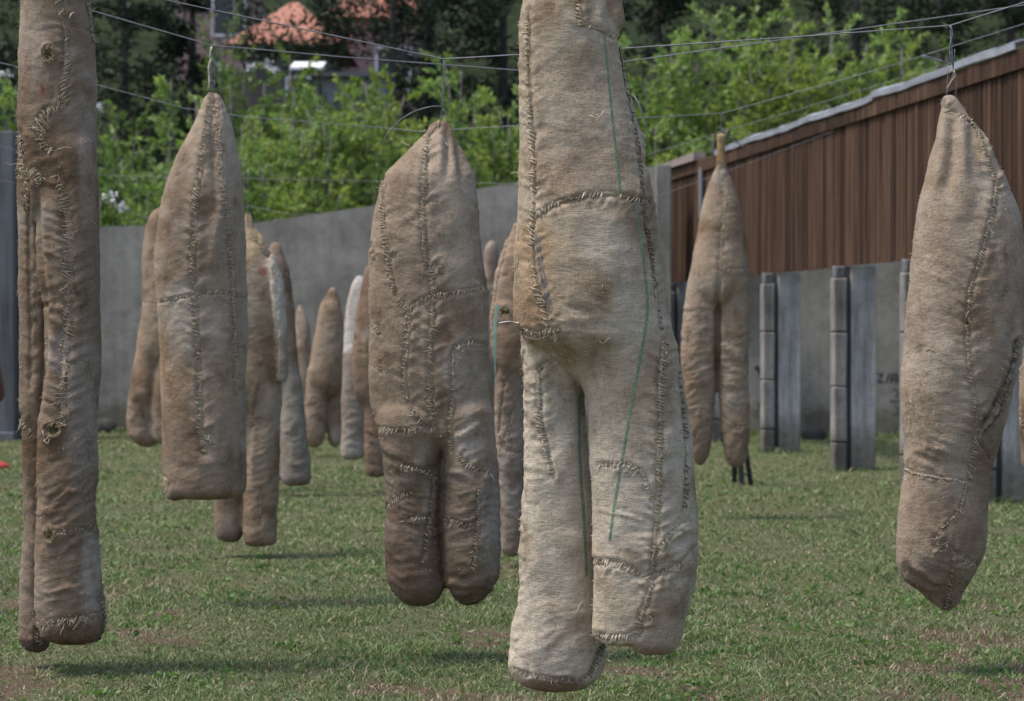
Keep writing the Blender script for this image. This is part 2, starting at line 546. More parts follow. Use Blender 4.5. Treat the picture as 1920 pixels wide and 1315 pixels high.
# graffiti on the right wall, as thin strips of paint
INK = plain_material('black_paint', (.035, .037, .038), .8)
INK2 = plain_material('faded_black_paint', (.085, .088, .086), .85)
def wall_pt(px, py):
    # front face of the right-hand wall between its two visible stations
    a = Vector(T(1480, 478, 33.4)); b_ = Vector(T(1960, 430, 32.6))
    ray = P(px, py, 33.0) - Vector((0, 0, CH))
    nrm = Vector(((b_ - a).y, -(b_ - a).x, 0)).normalized()
    k = (a - Vector((0, 0, CH))).dot(nrm) / ray.dot(nrm)
    p = Vector((0, 0, CH)) + ray * k
    return p, nrm if nrm.y < 0 else -nrm
def paint_stroke(mb, pts, wpx):
    for (x0, y0), (x1, y1) in zip(pts[:-1], pts[1:]):
        d = Vector((x1 - x0, y1 - y0)); l = max(d.length, .01); nx, ny = -d.y / l * wpx * .62, d.x / l * wpx * .62
        q = []
        for (x, y) in ((x0 + nx, y0 + ny), (x1 + nx, y1 + ny), (x1 - nx, y1 - ny), (x0 - nx, y0 - ny)):
            p, nn = wall_pt(x, y); q.append(p + nn * (.004 + .0002 * len(mb.f)))
        mb.poly(q)
mb = MB()
for pts, wd in [([(1645, 702), (1655, 701), (1646, 717), (1657, 716)], 2.6), ([(1668, 700), (1661, 718)], 2.6), ([(1673, 703), (1670, 717)], 2.8), ([(1673, 703), (1682, 702), (1680, 718)], 2.8), ([(1671, 711), (1681, 710)], 2.2), ([(1688, 702), (1686, 718)], 2.4)]:
    paint_stroke(mb, pts, wd)
tag(mb.build('graffiti', INK), 'small row of black painted characters on the wall right of the posts', 'graffiti')
mb = MB()
for pts, wd in [([(1674, 731), (1682, 730), (1683, 742), (1677, 744)], 2.6), ([(1668, 752), (1688, 752)], 3), ([(1676, 762), (1683, 764), (1682, 775), (1675, 777)], 2.6)]:
    paint_stroke(mb, pts, wd)
tag(mb.build('graffiti', INK2), 'faint painted fraction with a bar on the wall below the black characters', 'graffiti')
mb = MB()
for pts, wd in [([(1417, 687), (1425, 697), (1439, 694)], 6), ([(1425, 697), (1427, 708)], 5), ([(1433, 692), (1426, 704)], 6)]:
    paint_stroke(mb, pts, wd)
tag(mb.build('graffiti', INK), 'black forked paint mark on the wall beside the far post', 'graffiti')
mb = MB()
for pts, wd in [([(1440, 735), (1430, 748), (1422, 762), (1440, 758), (1416, 772), (1415, 780), (1430, 786)], 3.5)]:
    paint_stroke(mb, pts, wd)
tag(mb.build('graffiti', INK2), 'faded grey scrawl on the wall below the black forked mark', 'graffiti')

t = empty('concrete_pillar', (P(1242, 615, 33.2).x, 33.2, 0), 'square grey concrete pillar at the far end of the brown hoarding', 'pillar')
mb = MB(); x0, x1 = P(1228, 0, 33.2).x, P(1257, 0, 33.2).x; zt = P(0, 312, 33.2).z
mb.box(((x0 + x1) / 2 + .05, 33.93, zt / 2 - .02), (x1 - x0, .3, zt + .17)); mb.build('shaft', CONC, t, bevel=.012)
t = empty('concrete_pillar', (P(-8, 0, 32.2).x, 32.2, 0), 'tall dark grey concrete pillar at the left edge of the lawn', 'pillar')
mb = MB(); x0, x1 = P(-110, 0, 32.2).x, P(24, 0, 32.2).x; zt = P(0, 246, 32.2).z
mb.box(((x0 + x1) / 2, 32.5, zt / 2 - .05), (x1 - x0, .6, zt + .1)); mb.build('shaft', CONC_D, t, bevel=.012)
mb = MB(); x2 = P(36, 0, 32.2).x
mb.box(((x1 + x2) / 2 + .002, 32.62, zt / 2 - .07), (x2 - x1, .4, zt + .02)); mb.build('side_rib', CONC_D, t)
mb = MB(); mb.box(((x0 + x1) / 2 - .03, 32.4, .03), (x1 - x0 + .1, .62, .16)); mb.build('plinth', CONC_D, t, bevel=.01)

# ------------------------------------------------------------------ brown hoarding on concrete posts
hd = Vector((-.1225, 1, 0)).normalized()       # runs away from the camera
hn = Vector((-hd.y, hd.x, 0))                  # faces the lawn
H0 = Vector((3.57, 25.6, 0))
def hpt(Z, out=0, z=0):
    s = (Z - H0.y) / hd.y
    p = H0 + hd * s + hn * out
    return Vector((p.x, p.y, z))
RH = Matrix((( hn.x, hd.x, 0), (hn.y, hd.y, 0), (0, 0, 1)))     # local x = outwards, y = along
hoard = empty('timber_hoarding', hpt(26), 'long brown vertical slat hoarding raised above the lawn on concrete posts', 'hoarding')
slat_meshes = []
for q in range(8):
    m_ = MB(); m_.box((0, 0, 0), (.03, .155, 1), None, 0)
    me_ = bpy.data.meshes.new('slat'); me_.from_pydata(m_.v, [], m_.f)
    bm = bmesh.new(); bm.from_mesh(me_); bmesh.ops.recalc_face_normals(bm, faces=bm.faces)
    bmesh.ops.bevel(bm, geom=[e for e in bm.edges if abs((e.verts[0].co - e.verts[1].co).z) > .5], offset=.012 + .003 * (q % 3), segments=1, affect='EDGES')
    bm.to_mesh(me_); bm.free(); me_.materials.append(WOOD)
    slat_meshes.append(me_)
ZB, ZT = 2.17, 3.66
s = -9.2; k = 0
rnd = random.Random(5)
while s < 10.45:
    wdt = rnd.uniform(.085, .15)
    joint = (k % 11 == 10)
    o = bpy.data.objects.new('slat', slat_meshes[k % 8]); COL.objects.link(o)
    o.parent = hoard
    h = ZT - ZB + .03
    zc = (ZB + ZT) / 2 + rnd.uniform(-.006, .006)
    c = H0 + hd * (s + wdt / 2) + hn * rnd.uniform(0, .016)
    o.location = Vector((c.x, c.y, zc)) - hoard.location
    o.rotation_euler = (0, 0, math.atan2(hn.y, hn.x) + rnd.uniform(-.03, .03))
    o.scale = (1, wdt / .157, h)
    s += wdt + (.035 if joint else rnd.uniform(.003, .010)); k += 1
# fascia board along the top, in lengths
s = -9.2
while s < 10.3:
    l = min(2.9, 10.42 - s)
    mb = MB(); c = H0 + hd * (s + l / 2) + hn * .035
    mb.box((c.x, c.y, 3.735 + rnd.uniform(-.012, .012)), (.04, l - .012, .17), RH)
    mb.build('fascia_board', WOOD, hoard, bevel=.004); s += l
for zz in (2.45, 3.3):
    mb = MB(); c = H0 + hd * .6 + hn * -.06
    mb.box((c.x, c.y, zz), (.06, 19.4, .09), RH); mb.build('rail', WOOD, hoard)
mb = MB(); c = H0 + hd * .6 + hn * -.13
mb.box((c.x, c.y, 3.0), (.02, 19.5, 1.5), RH); mb.build('backing_sheet', WOOD, hoard)
# bent sheet-metal coping, in three lapped lengths
cs = -5.55
for l, dz in ((4.4, .01), (3.6, -.004), (4.2, .0)):
    n = 22; ring = []
    vs, fs = [], []
    for i in range(n + 1):
        a = cs + l * i / n
        wob = .009 * math.sin(a * 1.7 + dz * 300) + .005 * math.sin(a * 4.3 + 1) + dz
        sec = [(.075, 3.80), (.085, 3.86), (.02, 3.885), (-.16, 3.90), (-.16, 3.885), (.012, 3.868), (.070, 3.85), (.064, 3.80)]
        for (ox, oz) in sec:
            p = H0 + hd * a + hn * (ox + .006 * math.sin(a * 9))
            vs.append((p.x, p.y, oz + wob))
    m8 = len(sec)
    for i in range(n):
        for k in range(m8):
            fs.append([i * m8 + k, i * m8 + (k + 1) % m8, (i + 1) * m8 + (k + 1) % m8, (i + 1) * m8 + k])
    fs.append(list(range(m8))); fs.append([n * m8 + k for k in range(m8)][::-1])
    mb = MB(); mb.v = vs; mb.f = fs; mb.build('coping_sheet', COPING, hoard, smooth=False)
    cs += l - .03
mb = MB(); c = hpt(34.6, .03, 3.87); mb.box(c, (.16, 2.4, .10), RH, .01); mb.build('ridge_board', plain_material('bleached_wood', (.24, .19, .16), .9), hoard)
mb = MB(); c = hpt(33.2, .05, 3.35); mb.box(c, (.03, .22, .7), RH); mb.build('dark_strip', CONC_D, hoard)

def make_post(Z, label, rise=ZB - .012, first=None):
    base = hpt(Z, -.02, 0)
    if first is not None:
        r = first.copy(); COL.objects.link(r); r.location = base; r['label'] = label
        for ch in list(first.children):
            c = ch.copy(); COL.objects.link(c); c.parent = r
        return r
    t = empty('concrete_post', base, label, 'post', 'concrete posts under the hoarding')
    ex = Vector((hd.y, -hd.x, 0))          # towards the right of the picture
    rr = Matrix(((ex.x, hd.x, 0), (ex.y, hd.y, 0), (0, 0, 1)))
    z = -.10; cuts = [.29, .88, 1.45, 2.03]
    for c in cuts + [rise]:
        mb = MB(); mid = (z + c) / 2; o = base + ex * -.135
        top_ = c == rise
        mb.box((o.x, o.y, mid), (.10 if top_ else .135,   .14 if top_ else .17, c - z - .009), rr, .007)
        mb.build('pier_block', CONC_D if top_ else CONC_B, t, bevel=.012)  # top block: shadow under the hoarding put into its darker concrete
        z = c
    mb = MB(); o = base + ex * -.13 + hd * .02
    mb.box((o.x, o.y, rise / 2 - .05), (.105, .12, rise + .1), rr); mb.build('pier_core', CONC_B, t)
    mb = MB(); o = base + ex * -.03 + hd * .06
    mb.box((o.x, o.y, rise / 2 - .055), (.075, .09, rise + .09), rr); mb.build('web', CONC_D, t)  # shade of the recess between pier and slab put into the dark colour
    mb = MB(); o = base + ex * .120 + hd * .0
    mb.box((o.x, o.y, rise / 2 - .05), (.26, .14, rise + .1), rr, .007); mb.build('slab', CONC_P, t, bevel=.010)
    return t
p0 = make_post(28.9, 'grey ribbed concrete post, the second from the graffiti scrawl with open lawn either side')
p0['label'] = 'grey ribbed concrete post standing just right of the black forked graffiti'
for Z, lb in ((35.2, 'grey concrete post at the far end of the hoarding against the pillar'),
              (31.9, 'grey concrete post half hidden behind the slender two-legged sack'),
              (25.6, 'grey ribbed concrete post between the two graffiti areas, with bright left edge'),
              (23.0, 'grey concrete post almost hidden behind the spindle-shaped sack on the right'),
              (20.7, 'nearest grey concrete post at the right edge of the picture')):
    make_post(Z, lb, first=p0)

build_grass()
def build_weeds(nc=1400):
    r = np.random.default_rng(64)
    u = r.random(nc); k = -.9
    y = ((9.2 ** k) + u * (26.0 ** k - 9.2 ** k)) ** (1 / k)
    x = (r.random(nc) - .5) * .46 * y
    keep = fbm(np.stack([x * 1.4, y, x * 0 + 9], 1), 3, 55) > .02
    x, y = x[keep], y[keep]; nc = len(x)
    m_ = r.integers(4, 9, nc); idx = np.repeat(np.arange(nc), m_); n = len(idx)
    a = r.random(n) * 6.28; el = r.uniform(.05, .8, n)
    d = np.stack([np.cos(a) * np.cos(el), np.sin(a) * np.cos(el), np.sin(el)], 1)
    pos = np.stack([x[idx] + r.normal(0, .02, n), y[idx] + r.normal(0, .02, n), gz(x[idx], y[idx]) + .004 + .012 * r.random(n)], 1)
    size = r.uniform(.018, .045, n) * (.6 + .04 * y[idx])
    me = leaf_mesh(pos, d, size, np.clip(.55 + .25 * r.standard_normal(nc), 0, 1)[idx], .5, .3, r)
    me.name = 'weeds'
    tag(link('weeds', me, leaf_material('weed_leaves', (.050, .110, .028), (.110, .205, .055), (.21, .31, .11), .3, .3), smooth=False), 'small broad-leaved weeds scattered in the lawn', 'weeds', kind='stuff')
    # dead stalks and straw litter lying about
    n = 1700; u = r.random(n)
    y = ((9.2 ** k) + u * (24.0 ** k - 9.2 ** k)) ** (1 / k); x = (r.random(n) - .5) * .46 * y
    a = r.random(n) * 6.28; d = np.stack([np.cos(a), np.sin(a), r.uniform(0, .35, n)], 1)
    me = leaf_mesh(np.stack([x, y, gz(x, y) + .010 + .02 * r.random(n)], 1), d, r.uniform(.02, .07, n), np.clip(.5 + .3 * r.standard_normal(n), 0, 1), .055, .15, r)
    me.name = 'dry_litter'
    tag(link('dry_litter', me, leaf_material('dry_litter', (.14, .10, .06), (.29, .23, .14), (.42, .36, .25), .1, .1), smooth=False), 'dry stalks and straw lying in the grass', 'litter', kind='stuff')

# ------------------------------------------------------------------ trees and shrubs
BARK = plain_material('bark', (.13, .12, .115), .9, 0, .35, 14)
BARK_D = plain_material('dark_bark', (.055, .048, .045), .95, 0, .35, 14)
LEAF_A = leaf_material('leaves_bright', (.055, .105, .030), (.20, .295, .090), (.33, .43, .17), .45, .35)
LEAF_B = leaf_material('leaves_yellow_green', (.060, .105, .024), (.215, .295, .068), (.35, .42, .14), .45, .35)
LEAF_C = leaf_material('leaves_deep', (.036, .075, .022), (.115, .185, .052), (.21, .29, .105), .45, .3)
NEED = leaf_material('needles', (.010, .017, .011), (.025, .040, .021), (.055, .078, .037), .1, .2)
def frame_of(d):
    d = d / (np.linalg.norm(d) + 1e-9)
    a = np.cross(d, [0, 0, 1.0]); l = np.linalg.norm(a)
    a = a / l if l > 1e-3 else np.array([1.0, 0, 0])
    return d, a, np.cross(a, d)
def leaf_mesh(pos, dirs, size, tone, aspect=.42, jit=.6, r=None):
    """folded diamond leaves: pos, dirs (n,3), size (n,)"""
    n = len(pos)
    d = dirs + r.standard_normal((n, 3)) * jit
    d /= np.linalg.norm(d, axis=1, keepdims=True)
    rv = r.standard_normal((n, 3)); rv[:, 2] *= .35
    s = np.cross(d, rv + np.array([0, 0, .0])); s /= (np.linalg.norm(s, axis=1, keepdims=True) + 1e-9)
    nn = np.cross(s, d)
    V = np.empty((n, 4, 3))
    sz = size[:, None]
    V[:, 0] = pos
    V[:, 1] = pos + d * sz * .45 + s * sz * aspect * .5 + nn * sz * .05
    V[:, 2] = pos + d * sz - nn * sz * .08
    V[:, 3] = pos + d * sz * .45 - s * sz * aspect * .5 + nn * sz * .05
    i = np.arange(n) * 4
    T_ = np.stack([i, i + 1, i + 2, i, i + 2, i + 3], 1).reshape(-1, 3)
    me = mesh_np('crown', V.reshape(-1, 3), T_, 3)
    add_attr(me, 'tone', 'FLOAT', np.repeat(tone, 4))
    return me
def shrub(name, label, px, Z, top, wpx, mat, stems=9, shoots=15, leaves=26, leaf=.105, seed=0, spread=1.0, bark=BARK, base_z=None, group='green shrubs and trees behind the wall', low=.18, cat='shrub', dense=1.0):
    r = np.random.default_rng(1000 + seed)
    base = P(px, 615, Z)
    bz = 0.0 if base_z is None else base_z
    H = P(px, top, Z).z - bz
    Wd = wpx / F * Z / 2
    t = empty(name, (base.x, Z, bz), label, cat, group)
    B = np.array([base.x, Z, bz])
    mb = MB(); pos, dirs = [], []
    for s in range(stems):
        az = 2 * math.pi * (s + r.random() * .8) / stems
        out = Wd * spread * (.25 + .75 * r.random())
        hh = H * (.72 + .26 * r.random()) * (1 - .25 * (out / max(Wd, .01)) ** 2)
        pts = []
        for k in range(9):
            u = k / 8
            pts.append(B + np.array([math.cos(az) * out * u ** 1.3, math.sin(az) * out * .8 * u ** 1.3, hh * u]) + r.standard_normal(3) * .03 * H * .25 * u)
        pts = np.array(pts)
        mb.tube(pts, .022 * H / 3.2 + .006, 5, True, .25)
        for k in range(shoots):
            u = low + (1 - low) * (k + r.random()) / shoots
            fi = u * 8; i0 = min(int(fi), 7); f = fi - i0
            p0_ = pts[i0] * (1 - f) + pts[i0 + 1] * f
            a2 = az + r.uniform(-1.9, 1.9) if r.random() < .7 else r.random() * 6.28
            el = r.uniform(.15, 1.15)
            L_ = Wd * (.35 + .65 * r.random()) * (1.05 - .45 * u) + .12
            d = np.array([math.cos(a2) * math.cos(el), math.sin(a2) * math.cos(el), math.sin(el)])
            nn = max(3, int(leaves * dense * (.5 + L_)))
            uu = np.sort(r.random(nn)) * .96 + .04
            droop = -.10 * L_ * uu ** 2
            q = p0_ + d * (L_ * uu)[:, None]; q[:, 2] += droop
            q += r.standard_normal((nn, 3)) * .018
            pos.append(q); dirs.append(np.repeat(d[None], nn, 0))
            if k % 2 == 0:
                e = p0_ + d * L_ * .8; e[2] -= .06 * L_
                mb.tube([p0_, p0_ + d * L_ * .4, e], .005 * H / 3 + .002, 4, False, .4)
    pos = np.concatenate(pos); dirs = np.concatenate(dirs)
    n = len(pos)
    tone = np.clip(.60 + .22 * r.standard_normal(n) + .24 * fbm(pos * 2.2, 2, 40 + seed), 0, 1)
    size = leaf * (.65 + .7 * r.random(n)) * Z / 40
    o = link('crown', leaf_mesh(pos, dirs, size, tone, .42, .65, r), mat, t, smooth=False)
    o['kind'] = 'stuff'
    mb.build('trunk', bark, t, True)
    return t
build_weeds()
SH = [
    (30, 39.5, 120, 190, LEAF_A, 'feathery light green shrub behind the tall dark pillar on the left'),
    (235, 39.0, 200, 190, LEAF_C, 'deep green leafy shrub above the wall between the two left sacks'),
    (345, 40.0, 95, 95, LEAF_A, 'slim light green shoot rising just left of the blunt-bottomed sack'),
    (430, 39.5, 190, 150, LEAF_A, 'pale green shrub directly behind the tip of the blunt-bottomed sack'),
    (530, 40.5, 130, 170, LEAF_B, 'bright green shrub below the orange tiled roof'),
    (640, 39.5, 150, 190, LEAF_C, 'green bush in front of the pale grey house wall'),
    (700, 41.0, 60, 150, LEAF_B, 'yellow green shrub with tall shoots in front of the dark tree trunk'),
    (770, 39.2, 150, 190, LEAF_B, 'yellow green bush behind the tip of the stout two-legged sack'),
    (880, 40.5, 70, 190, LEAF_A, 'tall leafy shrub just left of the biggest sack'),
    (960, 39.5, 120, 170, LEAF_B, 'yellow green shrub partly hidden behind the biggest sack'),
    (1060, 40.5, 60, 190, LEAF_A, 'leafy shrub hidden behind the biggest sack'),
    (475, 44.5, 92, 150, LEAF_C, 'deep green bush just below the left end of the orange roof'),
    (560, 44.5, 128, 150, LEAF_C, 'deep green bush below the white awning'),
    (180, 41.0, 170, 170, LEAF_A, 'light green bush right of the tall left sack'),
    (645, 44.8, 104, 150, LEAF_C, 'deep green bush right in front of the pale grey shed'),
    (700, 44.2, 112, 140, LEAF_B, 'yellow green bush at the right corner of the pale grey shed'),
    (520, 46.0, 88, 150, LEAF_C, 'deep green bush under the eave of the orange roof'),
    (605, 46.5, 62, 120, LEAF_C, 'tall deep green bush covering the right end of the orange roof'),
    (590, 38.6, 165, 150, LEAF_A, 'light green bush between the shed and the wall'),
]
for i, (px, Z, top, wp, m_, lb) in enumerate(SH):
    shrub('leafy_shrub', lb, px, Z, top, wp * 1.35, m_, stems=12, shoots=24, leaves=36, seed=i)
TR = [
    (1200, 40.5, 20, 210, LEAF_A, 'light green tree just right of the biggest sack'),
    (1330, 41.5, -70, 260, LEAF_A, 'airy light green tree above the far end of the hoarding'),
    (1450, 40.2, -40, 230, LEAF_B, 'yellow green tree above the middle of the hoarding'),
    (1560, 41.8, -90, 260, LEAF_A, 'tall airy tree with pale bare branches behind the hoarding'),
    (1680, 40.6, -10, 210, LEAF_B, 'yellow green tree behind the hoarding left of the spindle-shaped sack'),
    (1800, 42.0, 20, 220, LEAF_C, 'deep green tree behind the hanging point of the spindle-shaped sack'),
    (1915, 41.0, 40, 160, LEAF_C, 'deep green tree at the right edge above the hoarding'),
]
for i, (px, Z, top, wp, m_, lb) in enumerate(TR):
    shrub('leafy_tree', lb, px, Z, top, wp * 1.2, m_, stems=10, shoots=33, leaves=36, leaf=.12, seed=40 + i, low=.22, cat='tree')
# lower filling shrubs right behind the wall
FL = [(130, 38.0, 250, LEAF_C), (300, 38.0, 260, LEAF_A), (400, 37.6, 280, LEAF_C), (500, 37.8, 240, LEAF_A), (590, 37.8, 270, LEAF_B), (680, 37.6, 250, LEAF_C),
      (760, 37.5, 230, LEAF_B), (850, 37.6, 190, LEAF_B), (930, 37.4, 200, LEAF_C), (1010, 37.5, 190, LEAF_B), (1240, 37.4, 170, LEAF_B), (1340, 37.6, 180, LEAF_A), (1440, 37.8, 170, LEAF_B)]
FLL = ['low deep green bush in the gap right of the left striped sack', 'low light green bush left of the blunt-bottomed sack', 'low deep green bush hidden behind the blunt-bottomed sack',
       'low light green bush right of the blunt-bottomed sack', 'low yellow green bush midway along the wall top', 'low deep green bush beside the shoulder of the stout two-legged sack',
       'low yellow green bush behind the stout two-legged sack', 'low yellow green bush right of the stout sack tip', 'low deep green bush left of the biggest sack', 'low bush hidden behind the biggest sack',
       'low yellow green bush between the biggest sack and the hoarding', 'low light green bush behind the tip of the slender sack', 'low yellow green bush above the hoarding coping']
for i, ((px, Z, top, m_), lb) in enumerate(zip(FL, FLL)):
    shrub('leafy_shrub', lb, px, Z, top, 200, m_, stems=10, shoots=20, leaves=34, seed=80 + i, low=.3)
# dark conifers on the slope
def conifer(label, px, Z, top, wpx, seed, n=7000, base_z=None):
    r = np.random.default_rng(3000 + seed)
    bz = float(np.interp(Z, [43, 48, 66, 100], [0, 1.2, 8.5, 20])) - .6 if base_z is None else base_z
    x = P(px, 615, Z).x
    H = P(px, top, Z).z - bz
    t = empty('conifer', (x, Z, bz), label, 'tree', 'dark conifers on the slope')
    mb = MB()
    mb.tube([(x, Z, bz - .3), (x + .05, Z, bz + H * .5), (x, Z, bz + H)], .16, 7, True, .3)
    mb.build('trunk', BARK_D, t, True)
    Wd = wpx / F * Z / 2
    nb = 70
    pos, dirs = [], []
    for k in range(nb):
        u = .12 + .88 * r.random()
        a = r.random() * 6.28
        L_ = Wd * (1.08 - .75 * u) * (.6 + .5 * r.random())
        d = np.array([math.cos(a), math.sin(a), r.uniform(-.15, .35)])
        m_ = n // nb
        uu = r.random(m_) ** .7
        q = np.array([x, Z, bz + H * u]) + d * (L_ * uu)[:, None]
        q[:, 2] += -.12 * L_ * uu ** 2
        q += r.standard_normal((m_, 3)) * (.05 + .10 * L_ * .5)
        pos.append(q); dirs.append(np.repeat(d[None], m_, 0))
    pos = np.concatenate(pos); dirs = np.concatenate(dirs); m_ = len(pos)
    tone = np.clip(.45 + .25 * r.standard_normal(m_) + .25 * fbm(pos * 1.4, 2, 60 + seed), 0, 1)
    o = link('crown', leaf_mesh(pos, dirs, .17 * (.6 + .8 * r.random(m_)), tone, .30, .9, r), NEED, t, smooth=False)
    o['kind'] = 'stuff'
for i, (px, Z, top, wp, lb) in enumerate([
    (60, 52, -120, 330, 'dark conifer above the left pillar'), (230, 51, -160, 360, 'broad dark conifer between the two left sacks'),
    (360, 54, -60, 240, 'dark conifer behind the tip of the blunt-bottomed sack'), (800, 53, -200, 330, 'dark conifer behind the hanging wire of the stout sack'),
    (940, 52, -220, 340, 'dark conifer left of the biggest sack'), (1090, 53, -180, 320, 'dark conifer hidden behind the biggest sack'),
    (1230, 55, -150, 300, 'dark conifer just right of the biggest sack'), (1420, 54, -250, 380, 'dark conifer behind the airy trees above the hoarding'),
    (1600, 55, -260, 380, 'dark conifer behind the tree with pale branches'), (1760, 52, -150, 320, 'dark conifer behind the right hanging point'),
    (1890, 53, -220, 330, 'dark conifer at the top right corner')]):
    conifer(lb, px, Z, top, wp, i, n=6500)
# bare dark trunk in front of the roofs, mid-green tree at upper left
t = empty('dark_tree', (P(733, 615, 50).x, 50, 1.2), 'thin dark tree with a straight grey trunk between the roofs and the conifers', 'tree')
mb = MB(); a = P(733, 230, 50); b_ = P(737, -120, 50)
mb.tube([Vector((a.x, 50, 1.0)), a, (a + b_) / 2 + Vector((.03, 0, 0)), b_], [.085, .075, .07, .05], 8); mb.build('trunk', BARK_D, t, True)
for (dx, y0, dy, l) in ((.9, 60, -.2, 1), (-1.0, 30, .1, 1), (.7, 10, .2, 1), (-.6, 80, .3, 1)):
    p = P(735, y0, 50); mb = MB(); mb.tube([p, p + Vector((dx * .5, dy * .5, .25)), p + Vector((dx, dy, .42))], .025, 5, True, .4); mb.build('branch', BARK_D, t, True)
r_ = np.random.default_rng(77); n = 5200
c = np.array(P(735, -10, 50)); pos = c + r_.standard_normal((n, 3)) * np.array([.75, .6, .55])
sel = fbm(pos * 1.6, 2, 71) > -.05; pos = pos[sel]; n = len(pos)
extra = []
for (ex_, ey_, sx_, sz_, m_) in ((632, 62, .28, .42, 700), (470, 30, .26, .35, 420), (520, 92, .6, .14, 700), (604, 20, .2, .25, 320), (545, 60, .2, .2, 90)):
    extra.append(np.array(P(ex_, ey_, 50)) + r_.standard_normal((m_, 3)) * np.array([sx_, .3, sz_]))
pos = np.concatenate([pos] + extra); n = len(pos)
o = link('crown', leaf_mesh(pos, r_.standard_normal((n, 3)), .15 * (.6 + .7 * r_.random(n)), np.clip(.4 + .25 * r_.standard_normal(n), 0, 1), .35, .9, r_), NEED, t, smooth=False); o['kind'] = 'stuff'
shrub('leafy_tree', 'small mid green tree at the top in front of the orange roof', 425, 47.5, -60, 130, LEAF_C, stems=7, shoots=14, leaves=18, seed=120, base_z=.9, cat='tree', low=.45)

# ------------------------------------------------------------------ houses beyond the trees
ROOF = plain_material('terracotta_roof', (.36, .155, .105), .85, 0, .25, 5)
PINK = plain_material('pink_plaster', (.30, .20, .19), .9, 0, .1, 2)
GREYW = plain_material('pale_grey_plaster', (.24, .25, .28), .9, 0, .12, 2)
WHITE = plain_material('white_sheet', (.75, .75, .77), .6, 0, .05, 2)
GLASSD = plain_material('dark_window_glass', (.02, .022, .025), .15, 0, .1, 2)
def house(label, pxa, pxb, eave, ridge, Z, depth, wallm, name='house', windows=((.72, .5),)):
    a = P(pxa, eave, Z); b_ = P(pxb, eave, Z)
    g = float(np.interp(Z, [43, 48, 66, 100], [0, 1.2, 8.5, 20])) - 1.0
    t = empty(name, ((a.x + b_.x) / 2, Z, g), label, 'house')
    zt = a.z
    mb = MB(); mb.box(((a.x + b_.x) / 2, Z + depth / 2, (g + zt) / 2), (b_.x - a.x, depth, zt - g)); mb.build('wall', wallm, t)
    rz = P(0, ridge, Z + depth / 2).z
    xm = (a.x + b_.x) / 2; ov = .4
    e = [Vector((a.x - ov, Z - ov, zt)), Vector((b_.x + ov, Z - ov, zt)), Vector((b_.x + ov, Z + depth + ov, zt)), Vector((a.x - ov, Z + depth + ov, zt))]
    hip = min(depth * .5, (b_.x - a.x) * .45)
    r0 = Vector((a.x + hip, Z + depth / 2, rz)); r1 = Vector((b_.x - hip, Z + depth / 2, rz))
    mb = MB()
    for f in ((e[0], e[1], r1, r0), (e[2], e[3], r0, r1), (e[1], e[2], r1), (e[3], e[0], r0), (e[3], e[2], e[1], e[0])): mb.poly(f)
    mb.build('roof', ROOF, t)
    for (u, v) in windows:
        cx = a.x + (b_.x - a.x) * u; cz = zt - 1.3
        mb = MB(); mb.box((cx, Z - .01, cz), (.95, .08, 1.15)); fr = mb.build('window', WHITE, t)
        mb = MB(); mb.box((cx, Z - .045, cz), (.80, .03, 1.0)); mb.build('pane', GLASSD, fr)
    return t
house('house with an orange tiled hip roof showing through the trees', 455, 618, 86, 5, 58, 4.5, plain_material('brown_plaster', (.12, .10, .092), .9, 0, .12, 2))
house('second orange tiled roof to the right of the dark trunk', 628, 780, 36, -60, 63, 5, PINK)
house('pink plastered house at the top behind the small mid green tree', 330, 468, -60, -140, 66, 4, PINK)
t = empty('shed', (P(655, 0, 47.5).x, 47.5, .6), 'pale grey plastered shed half hidden behind the green bushes', 'shed')
x0, x1 = P(592, 0, 47.5).x, P(722, 0, 47.5).x; z1 = P(0, 146, 47.5).z
mb = MB(); mb.box(((x0 + x1) / 2, 48.4, (z1 + .4) / 2), (x1 - x0, 1.8, z1 - .4)); mb.build('wall', GREYW, t)
mb = MB(); mb.box(((x0 + x1) / 2, 48.35, z1 + .05), (x1 - x0 + .2, 2.1, .09)); mb.build('roof', plain_material('dark_sheet_roof', (.10, .10, .11), .7), t)
t = empty('awning', (P(572, 0, 46).x, 46, 1.0), 'small white awning on poles left of the pale grey shed', 'awning')
a = P(543, 131, 46); b_ = P(604, 131, 46); zt = P(0, 110, 46).z
mb = MB(); mb.prism([a, b_, Vector((b_.x, 47.0, zt)), Vector((a.x, 47.0, zt))], (0, 0, .05)); mb.build('canopy', WHITE, t)
for x in (a.x + .05, b_.x - .05):
    mb = MB(); mb.tube([(x, 46.1, .6), (x, 46.1, a.z)], .025, 6); mb.build('pole', BARK_D, t)
